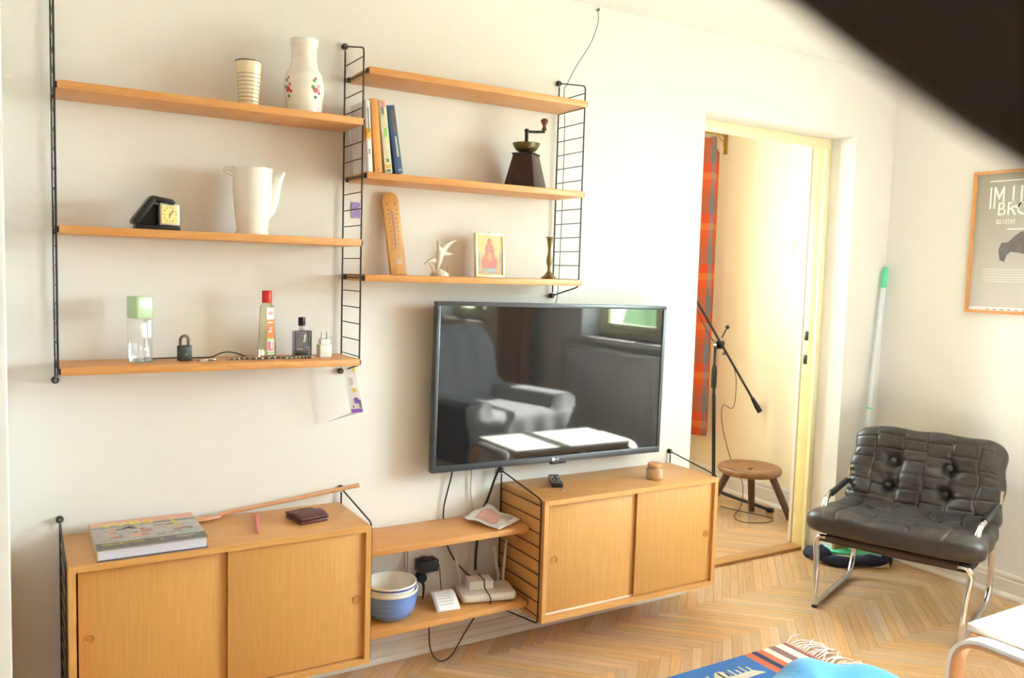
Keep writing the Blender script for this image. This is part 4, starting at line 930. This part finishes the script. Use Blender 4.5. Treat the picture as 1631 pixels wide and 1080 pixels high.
# ================================================================== POSTER
t = thing('framed_poster', 'framed grey poster with thin white lettering on the right wall', 'poster', (XR, -.62, 1.486))
pw, ph, fb = .212, .300, .013
M['frame'] = wood('poster_frame_wood', '#dca36c', '#cf9158', 2)
for y0, z0, y1, z1 in ((-pw, -ph, pw, -ph+fb), (-pw, ph-fb, pw, ph), (-pw, -ph+fb, -pw+fb, ph-fb), (pw-fb, -ph+fb, pw, ph-fb)): MB().box(-.020, y0, z0, -.001, y1, z1).build('frame_bar', 'frame', t, bevel=.001)
M['postergrey'] = ramp_mat('poster_print', 2, [(-.29, '#c6c2c0'), (-.1, '#b8b3ad'), (.1, '#a7a298'), (.29, '#98948a')], .5, interp='LINEAR')
pp = MB().box(-.010, -pw+fb, -ph+fb, -.004, pw-fb, ph-fb).build('poster_sheet', 'postergrey', t)
MB().box(-.0106, -pw+fb, -ph+fb, -.0098, pw-fb, -ph+fb+.014).build('white_margin', 'paper', pp)
M['lett'] = mat('poster_lettering', '#efece4', .5)
def ptext(s, size, y, z, sx=1, sy=1): text('lettering', s, size, 'lett', pp, basis((-.0102, y, z), (0, -1, 0), (0, 0, 1)) @ Matrix.Diagonal((sx, sy, 1, 1)))
ptext('IM', .074, .146, .141, .92, 1.80); ptext('U', .074, .052, .141, .92, 1.80); ptext('BRO', .074, .108, .113, .92, 1.05); ptext('SO I STAY', .027, .108, .076, .66, 1.0)
for k, (y0, y1, z) in enumerate(((.145, -.15, .254), (.06, -.02, .052))): MB().box(-.0104, y1, z, -.0099, y0, z+.004).build('print_line', 'lett', pp)
for k in range(6): MB().box(-.0104, -.16, -.115-k*.010, -.0099, .150-.004*(k % 3), -.1135-k*.010).build('print_line', 'lett', pp)
for k in range(9): MB().box(-.0112, .11-k*.03, -.283, -.0104, .125-k*.03, -.280).build('print_line', 'grey', pp)
M['figure'] = mat('poster_figure', '#6a6365', .6, var=.15, scale=40)
MB().prism([(.090, -.03), (.082, -.075), (.062, -.082), (.056, -.055), (.040, -.040), (.00, -.045), (-.05, -.06), (-.08, -.02), (-.05, .03), (.0, .045), (.03, .022), (.052, .0), (.078, -.003)], -.0106, -.0098, axis=0).build('figure_print', 'figure', pp)

# ================================================================== HALL
# stool
M['stoolw'] = mat('worn_stool_wood', '#8a6040', .45, var=.3, scale=18, bump=.15); M['stooll'] = mat('dark_stool_legs', '#5c4030', .5, var=.25, scale=25)
t = thing('milking_stool', 'round dished wooden stool with three splayed legs in the hallway', 'stool', (3.335, .645, HF))
MB().lathe([(.10, .236), (.150, .238), (.165, .246), (.170, .258), (.168, .270), (.158, .278), (.140, .277), (.10, .266), (.05, .258), (.001, .256)], 48).build('seat', 'stoolw', t, smooth=True)
for (x0, y0, x1, y1) in ((.075, -.085, .150, -.165), (-.085, .07, -.150, .155), (.045, .03, .092, .055)):
    MB().tube([(x0, y0, .240), (x0*.4+x1*.6, y0*.4+y1*.6, .10), (x1, y1, 0)], [.020, .0185, .0165], 10).build('leg', 'stooll', t, smooth=True)
for dx, dy in ((.0, .0), (.03, .02)):
    MB().lathe([(.011, .2575), (.011, .2605), (.006, .2612), (.0005, .2612)], 14, c=(dx, dy, 0)).build('seat_peg', 'stooll', t)
# microphone stand
t = thing('microphone_stand', 'black boom microphone stand in the hallway', 'microphone stand', (3.41, .98, HF))
MB().tube([(0, 0, .03), (-.035, 0, .62)], .0105, 12).build('lower_tube', 'black', t, smooth=True)
MB().tube([(-.035, 0, .60), (-.042, 0, .80)], .0085, 12).build('upper_tube', 'black', t, smooth=True)
MB().lathe([(.014, .66), (.0155, .67), (.0155, .76), (.011, .79)], 14, c=(-.040, 0, 0)).build('clutch_grip', 'black', t, smooth=True)
MB().tube([(-.042, 0, .80), (-.040, 0, .895)], .0075, 10).build('neck', 'black', t, smooth=True)
MB().lathe([(.0165, -.012), (.018, 0), (.0165, .012)], 16, M4=T(-.032, 0, .905) @ Matrix.Rotation(PI/2, 4, 'X')).build('tilt_joint', 'screwc', t, smooth=True)
MB().box(-.045, -.012, .885, .02, .012, .93, Matrix.Identity(4)).build('boom_clamp', 'black', t, bevel=.004)
b0, b1 = Vector((-.31, .12, 1.42)), Vector((.155, -.12, .60))
MB().tube([b0, b1], .0068, 10).build('boom', 'black', t, smooth=True)
d_ = (b1-b0).normalized()
MB().tube([b1-d_*.01, b1+d_*.05, b1+d_*.085], [.010, .0155, .015], 12).build('counterweight', 'black', t, smooth=True)
MB().tube([(-.005, -.012, .95), (.03, -.012, 1.005)], .004, 8).build('clamp_screw', 'black', t, smooth=True); MB().ball((.035, -.012, 1.01), .012, 12, 8).build('clamp_knob', 'black', t, smooth=True)
MB().ball((.01, -.02, .86), .012, 12, 8).build('clamp_knob', 'screwc', t, smooth=True)
for an in (-75, 62, 180):
    e = Vector((math.cos(math.radians(an))*.365, math.sin(math.radians(an))*.365, .014))
    MB().tube([(0, 0, .06), e*.25+Vector((0, 0, .040)), e], .0095, 10).build('leg', 'black', t, smooth=True)
    MB().tube([e*.93+Vector((0, 0, .001)), e*1.03+Vector((0, 0, .001))], .0135, 10).build('foot_cap', 'black', t, smooth=True)
o = MB().tube([(3.205, 1.08, 1.30), (3.25, .99, 1.08), (3.32, .955, .95), (3.365, .95, .925)], .0022, 6, smooth=5).build('microphone_cable', 'wire', smooth=True); tag(o, 'thin cable sagging from the upper boom of the microphone stand', 'cable')
o = MB().tube([(3.43, .93, .86), (3.47, .91, .75), (3.475, .91, .60), (3.46, .92, .555), (3.42, .95, .57), (3.425, .95, .45), (3.46, .90, .25), (3.50, .85, .14), (3.46, .80, .06), (3.40, .76, HF+.004), (3.25, .66, HF+.004), (3.22, .56, HF+.004), (3.34, .50, HF+.004), (3.42, .56, HF+.004), (3.36, .72, HF+.004), (3.33, .84, HF+.004)], .0022, 6, smooth=6).build('microphone_cable', 'wire', smooth=True); tag(o, 'thin black cable running down the microphone stand and coiling on the hallway floor', 'cable')
# curtain
m_, nt, bs = newmat('plaid_cotton')
tcn = N(nt, 'ShaderNodeTexCoord'); sx_ = N(nt, 'ShaderNodeSeparateXYZ'); nt.links.new(tcn.outputs['UV'], sx_.inputs[0])
def bands(sock, period, cols):
    mo = N(nt, 'ShaderNodeMath', operation='MULTIPLY'); mo.inputs[1].default_value = 1/period; fr_ = N(nt, 'ShaderNodeMath', operation='FRACT'); nt.links.new(sock, mo.inputs[0]); nt.links.new(mo.outputs[0], fr_.inputs[0])
    rp = N(nt, 'ShaderNodeValToRGB'); rp.color_ramp.interpolation = 'CONSTANT'; e = rp.color_ramp.elements
    while len(e) < len(cols): e.new(.5)
    for k, (p, h) in enumerate(cols): e[k].position = p; e[k].color = lin(h)
    nt.links.new(fr_.outputs[0], rp.inputs['Fac']); return rp.outputs['Color']
vA = bands(sx_.outputs['X'], .20, [(0, '#ee6a3a'), (.2, '#7d8896'), (.38, '#e8583a'), (.56, '#f6b056'), (.72, '#a8a468'), (.86, '#f07c44')])
vB = bands(sx_.outputs['Y'], .30, [(0, '#f07844'), (.16, '#f6b456'), (.30, '#ec6038'), (.48, '#8c8a78'), (.84, '#c08054')])
mx = N(nt, 'ShaderNodeMixRGB', Fac=.36); nt.links.new(vA, mx.inputs[1]); nt.links.new(vB, mx.inputs[2]); nt.links.new(mx.outputs[0], bs.inputs['Base Color']); bs.inputs['Roughness'].default_value = .9
tl = N(nt, 'ShaderNodeBsdfTranslucent'); nt.links.new(mx.outputs[0], tl.inputs['Color']); ms = N(nt, 'ShaderNodeMixShader', Fac=.3)
nt.links.new(bs.outputs[0], ms.inputs[1]); nt.links.new(tl.outputs[0], ms.inputs[2]); nt.links.new(ms.outputs[0], nt.nodes['Material Output'].inputs['Surface'])
M['plaid'] = m_
def curtain(name, m, fn, nu, nv, width, height, parent=None):
    q = MB().grid(fn, nu, nv); o = q.build(name, m, parent, smooth=True, solid=.0012)
    uv = o.data.uv_layers.new(name='UVMap')
    for lp in o.data.loops:
        i = lp.vertex_index; uv.data[lp.index].uv = ((i % nu)/(nu-1)*width, (i//nu)/(nv-1)*height)
    return o
t = thing('plaid_curtain', 'orange and blue plaid curtain gathered at the hallway window', 'curtain', (3.32, 1.235, .34))
curtain('cloth', 'plaid', lambda u, v: Vector((-.07+.345*u+.02*(1-v)*u, .038*math.sin(u*4.5*PI)*(1-.35*v)+.01*math.sin(u*23), 1.80*v-(.10*u**6 if v > .97 else 0)+(.02*abs(math.sin(u*4.5*PI)) if v > .98 else 0))), 90, 24, .62, 1.8, t)
t = thing('curtain_bracket', 'brass curtain rail bracket with a scrolled arm on the hallway wall', 'bracket', (HX1, 1.235, 2.05))
MB().box(-.008, -.014, 0, 0, .014, .125).build('wall_plate', 'gold', t, bevel=.002)
MB().tube([(-.004, 0, .112), (-.06, 0, .116), (-.13, 0, .118)], .006, 8).build('arm', 'gold', t, smooth=True)
MB().tube([(-.006, 0, .035), (-.02, 0, .05), (-.026, 0, .075), (-.045, 0, .082), (-.06, 0, .10), (-.075, 0, .114)], .0042, 8, smooth=4).build('scroll', 'gold', t, smooth=True)
o = MB().tube([(2.2, 1.235, 2.168), (3.52, 1.235, 2.168)], .008, 10).build('curtain_rail', 'gold', smooth=True); tag(o, 'brass curtain rail above the plaid curtain', 'curtain rail')
t = thing('light_switch', 'white square light switch on the cream hallway wall', 'light switch', (HX1, .72, 1.488))
MB().box(-.008, -.041, -.041, 0, .041, .041).build('switch_plate', 'white', t, bevel=.003); MB().box(-.012, -.028, -.028, -.008, .028, .028).build('rocker', 'white', t, bevel=.002)

# ================================================================== COFFEE TABLE, RUG, BLANKET
t = thing('coffee_table', 'white coffee table with bent wood legs in the sun at the lower right', 'table', (2.462, -1.47, 0))
M['tablew'] = mat('white_table_lacquer', '#e9e4de', .4, var=.02); M['birch'] = wood('bent_birch', '#d9a877', '#c8935f', 2)
MB().box(-.345, -.20, .366, .40, .20, .386).build('top', 'tablew', t, bevel=.004)
for s in (-1, 1):
    x0 = -.40 if s < 0 else .345+.06; x1 = x0+.055
    P = fillet([(0, .215, .0), (0, .205, .362), (0, -.205, .362), (0, -.215, 0)], .09, 8)
    def strip(off, th, nm, m):
        vs = []; n_ = len(P)
        for i, p in enumerate(P):
            a = P[max(0, i-1)]; b = P[min(n_-1, i+1)]; tn = (b-a).normalized(); nn = Vector((0, -tn.z, tn.y))
            for o_ in (off, off+th):
                q_ = p-nn*o_ if True else p
                vs += [(x0, q_.y, q_.z), (x1, q_.y, q_.z)]
        fs = []
        for i in range(n_-1):
            k = i*4; j = k+4; fs += [(k, k+1, j+1, j), (k+2, j+2, j+3, k+3), (k, j, j+2, k+2), (k+1, k+3, j+3, j+1)]
        fs += [(0, 2, 3, 1), (len(vs)-4, len(vs)-3, len(vs)-1, len(vs)-2)]
        return MB().add(vs, fs).build(nm, m, t, bevel=.0015)
    strip(-.012, .012, 'leg_lamination', 'birch'); strip(0, .010, 'bent_leg', 'tablew')
    for y in (-.19, .19): MB().lathe([(.006, 0), (.006, .002), (.004, .003)], 12, M4=T(x0+.0275, y*1.16, .26) @ Matrix.Rotation(-PI/2 if y > 0 else PI/2, 4, 'X')).build('bolt', 'silver', t)
MB().box(-.36, -.18, .345, .415, -.15, .366).build('rail', 'birch', t); MB().box(-.36, .15, .345, .415, .18, .366).build('rail', 'birch', t)
# rug
t = thing('woven_rug', 'blue woven rug with striped end and white fringe at the lower edge', 'rug', (1.78, -1.22, 0))
st = [(-.60, '#3f74b8'), (.270, '#c9694f'), (.305, '#2f3d5c'), (.330, '#cf7052'), (.362, '#d8d0c4'), (.392, '#8d6a66'), (.425, '#dcd6cf'), (.462, '#8a5a55'), (.475, '#c96a55'), (.49, '#c96a55')]
M['rug'] = ramp_mat('kilim_wool', 0, [(p, c_) for p, c_ in st], .95, bump=.5)
MB().box(-.60, .09, 0, .488, .672, .007).build('weave', 'rug', t, bevel=.002)
M['rugcream'] = mat('cream_wool', '#cfc8b8', .95, var=.08, scale=200)
def motif(cx, cy):
    q = MB().prism([(cx-.14, cy-.03), (cx+.13, cy-.03), (cx+.10, cy), (cx-.11, cy)], .006, .0082, axis=2)
    q.build('motif', 'rugcream', t)
    for k in range(9):
        x = cx-.10+k*.024; MB().box(x, cy, .006, x+.008, cy+.028+.012*(k % 2), .0082).build('motif_tooth', 'rugcream', t)
    MB().lathe([(.026, .006), (.026, .0082)], 14, c=(cx-.02, cy+.02, 0), ).build('motif_centre', 'rugcream', t)
motif(.115, .575); motif(.115, .25); motif(-.25, .575)
rn = random.Random(5); fm = MB()
for k in range(52):
    y = .668-k*.0111; L = .07+rn.random()*.05; dy = rn.uniform(-.045, .045)
    fm.tube([(.486, y, .005), (.486+L*.4, y+dy*.3+rn.uniform(-.01, .01), .010+rn.random()*.008), (.486+L*.8, y+dy, .006+rn.random()*.006), (.486+L, y+dy*1.3, .004)], .0022, 5, smooth=3)
fo = fm.build('fringe', 'paper', t, smooth=True); fo['kind'] = 'stuff'
# blanket on a pouf
t = thing('blue_blanket', 'bright blue fleece blanket heaped on a low footstool at the bottom edge', 'blanket', (1.385, -1.48, 0))
M['bluef'] = mat('blue_fleece', '#4aa3e4', .95, var=.08, scale=120, bump=.3, sheen=.3)
def heap(u, v):
    a = 2*PI*u; r = .30*(1-(1-v)**1.0)
    k = 1-v; prof = math.sin(min(1, v*1.0)*PI/2)
    R = .30*prof*(1+.05*math.sin(5*a+1)*v+.03*math.sin(11*a)*v)
    z = .425*(1-v**5)+.014*math.sin(3*a+9*v)+.013*math.sin(9*a+5*v)*v
    return Vector((R*math.cos(a)*1.12, R*math.sin(a), max(.004, z)))
MB().grid(heap, 64, 26, cu=True).build('fleece', 'bluef', t, smooth=True, solid=.006)
t = thing('footstool', 'low round footstool hidden under the blue blanket', 'footstool', (1.40, -1.50, 0))
MB().lathe([(.20, .06), (.22, .08), (.225, .30), (.20, .36), (.001, .37)], 28).build('upholstery', 'grey', t, smooth=True)
for a_ in range(4): MB().tube([(.15*math.cos(a_*PI/2+.7), .15*math.sin(a_*PI/2+.7), 0), (.14*math.cos(a_*PI/2+.7), .14*math.sin(a_*PI/2+.7), .07)], .014, 8).build('leg', 'darkwood', t)

# ================================================================== SEEN IN THE TELEVISION: ARMCHAIR, RADIATOR, CURTAIN, GARDEN
M['greyf'] = mat('grey_throw_cloth', '#8b898c', .9, var=.08, scale=60, bump=.3, sheen=.2); M['darkf'] = mat('dark_armchair_cloth', '#4a4644', .9, var=.15, scale=60, bump=.3)
t = thing('armchair', 'high backed armchair reflected in the television screen', 'armchair', (2.50, -2.32, 0), math.radians(-14))
MB().box(-.38, -.36, .14, .38, .34, .34).build('base', 'darkf', t, bevel=.05, bseg=4)
MB().box(-.27, -.26, .33, .27, .36, .44).build('seat_cushion', 'darkf', t, bevel=.05, bseg=4)
q = MB().box(-.31, -.09, 0, .31, .09, .54, T(0, -.30, .34) @ Matrix.Rotation(math.radians(10), 4, 'X')).build('backrest', 'darkf', t, bevel=.07, bseg=5)
for s in (-1, 1): MB().box(s*.34-.08, -.34, .14, s*.34+.08, .36, .52).build('armrest', 'darkf', t, bevel=.06, bseg=4)
for x in (-.32, .32):
    for y in (-.30, .30): MB().lathe([(.018, 0), (.026, .15)], 12, c=(x, y, 0)).build('leg', 'darkwood', t)
t = thing('grey_throw', 'light grey throw cloth draped over the armchair reflected in the television', 'throw', (2.50, -2.32, 0), math.radians(-14))
Pf = catmull([Vector(p) for p in ((0, -.56, .48), (0, -.53, .78), (0, -.485, .915), (0, -.39, .930), (0, -.285, .85), (0, -.225, .64), (0, -.175, .47), (0, -.05, .452), (0, .22, .452), (0, .365, .445), (0, .405, .36), (0, .415, .16))], 6)
def thr(u, v):
    p = Pf[min(len(Pf)-1, round(v*(len(Pf)-1)))]; X = (2*u-1); ww = .335 if p.z > .6 else .335+.14*min(1, max(0, (.62-p.z)/.15))*(1 if p.y > -.25 else 0)
    x = X*ww; drop = 0; z = p.z
    if p.y > -.2 and p.y < .37 and abs(x) > .25: z = max(z, .452+.085*min(1, (abs(x)-.25)/.04))
    edge = max(0, abs(X)-.9)*10
    return Vector((x, p.y+.004*math.sin(x*34+v*3)*(.4+v), z-.03*edge+.002*math.sin(x*40)))
MB().grid(thr, 60, len(Pf)).build('cloth', 'greyf', t, smooth=True, solid=.005)
t = thing('panel_radiator', 'white ribbed panel radiator under the window, seen in the television', 'radiator', (XR-.085, -2.22, .16))
M['radw'] = mat('radiator_enamel', '#dfe0e2', .35, var=.01)
q = MB(); n_ = 36
poly = []
for k in range(n_):
    y = -.52+1.04*k/n_; d_ = 1.04/n_
    poly += [(0, y), (0, y+d_*.45), (.012, y+d_*.6), (.012, y+d_*.85)]
poly += [(0, .52), (.05, .52), (.05, -.52)]
MB().prism(poly, 0, .62, axis=2).build('ribbed_panel', 'radw', t)
MB().box(-.004, -.525, .605, .06, .525, .63).build('top_grille', 'radw', t, bevel=.004)
MB().tube([(.02, .50, .02), (.02, .56, .02), (.02, .56, -.159)], .009, 8).build('pipe', 'radw', t, smooth=True)
MB().box(.05, -.4, .2, .084, -.36, .5).build('wall_bracket', 'radw', t); MB().box(.05, .36, .2, .084, .40, .5).build('wall_bracket', 'radw', t)
t = thing('brown_curtain', 'brown curtain drawn beside the far window, seen in the television', 'curtain', (XR-.10, -3.42, .05))
MB().grid(lambda u, v: Vector((.030*math.sin(u*9*PI), -.26+.52*u, 2.10*v)), 80, 6).build('cloth', mat('brown_curtain_cloth', '#a97b4e', .9, var=.08), t, smooth=True, solid=.002)
MB().tube([(0, -.34, 2.12), (0, .34, 2.12)], .010, 10).build('rod', 'darkwood', t, smooth=True)
for y in (-.32, .32): MB().tube([(0, y, 2.12), (.1, y, 2.12)], .006, 8).build('rod_bracket', 'darkwood', t, smooth=True)
struct(MB().box(XR+.40, -40, -1.0, 60, 40, -.6).build('ground', mat('pale_ground', '#b4ae9f', .9, var=.1, scale=2)))  # unseen ground outside, coloured pale to keep green bounce light out of the room
def hedge(name, label, cx, cy, sx, sy, sz, seed):
    rn = random.Random(seed); ph = [rn.uniform(0, 6) for _ in range(8)]
    def fn(u, v):
        a = 2*PI*u; b = PI/2*v; r = 1+.10*math.sin(5*a+ph[0]+6*v)+.08*math.sin(9*a+ph[1])*math.cos(7*v+ph[2])+.05*math.sin(19*a+11*v+ph[3])
        return Vector((sx*math.cos(b)**.5*math.cos(a)*r if v < 1 else 0, sy*math.cos(b)**.5*math.sin(a)*r if v < 1 else 0, sz*math.sin(b)*(1+.06*math.sin(7*a+ph[4]))))
    t = thing(name, label, 'shrub', (cx, cy, -.6), group='shrubs outside the windows')
    MB().grid(fn, 60, 24, cu=True).build('foliage', mat('foliage', '#7f9a6c', .85, var=.35, scale=5, bump=.6), t, smooth=True)
    MB().tube([(0, 0, 0), (0, 0, sz*.6)], .12, 8).build('trunk', 'darkwood', t)
hedge('garden_shrub', 'green garden shrub outside the near window, glimpsed in the television', 13.0, -11.0, 1.4, 2.2, 2.6, 1)
hedge('garden_shrub', 'green garden shrub outside the far window, glimpsed in the television', 15.0, -21.0, 1.8, 3.0, 3.0, 2)

# ================================================================== LOOP OF DARK WEBBING STRAP IN THE FOREGROUND
ctrl = [((-0.0386, -2.5591, 1.2869), (0.498, 0.841, 0.211)), ((0.0116, -2.5209, 1.305), (0.87, 0.109, 0.482)), ((0.0303, -2.4787, 1.3137), (0.508, -0.229, 0.83)), ((0.0177, -2.4581, 1.327), (0.508, -0.229, 0.83)), ((-0.0081, -2.4407, 1.3473), (0.508, -0.229, 0.83)), ((-0.0426, -2.4247, 1.3716), (0.536, -0.129, 0.835)), ((-0.1027, -2.4268, 1.3873), (0.39, 0.312, 0.867)), ((-0.1642, -2.4574, 1.3527), (0.164, 0.888, 0.43)), ((-0.1758, -2.4768, 1.2822), (0.498, 0.841, 0.211))]
Pc = catmull([Vector(p) for p, _ in ctrl], 8); Nc = catmull([Vector(n) for _, n in ctrl], 8)
vs = []; fs = []
for i, p in enumerate(Pc):
    a = Pc[max(0, i-1)]; b = Pc[min(len(Pc)-1, i+1)]; tn = (b-a).normalized(); wd = (Nc[i]-tn*Nc[i].dot(tn)).normalized(); nn = tn.cross(wd)
    for sx, sn in ((-1, -1), (1, -1), (1, 1), (-1, 1)): vs.append(p+wd*sx*.019+nn*sn*.0012)
for i in range(len(Pc)-1):
    for k in range(4): fs.append((i*4+k, i*4+(k+1) % 4, i*4+4+(k+1) % 4, i*4+4+k))
fs += [(0, 1, 2, 3), tuple(len(vs)-4+k for k in (3, 2, 1, 0))]
o = MB().add(vs, fs).build('camera_strap', mat('black_webbing', '#231b19', .8, var=.2, scale=300)); tag(o, 'dark camera strap hanging blurred close up in the upper right corner', 'strap')
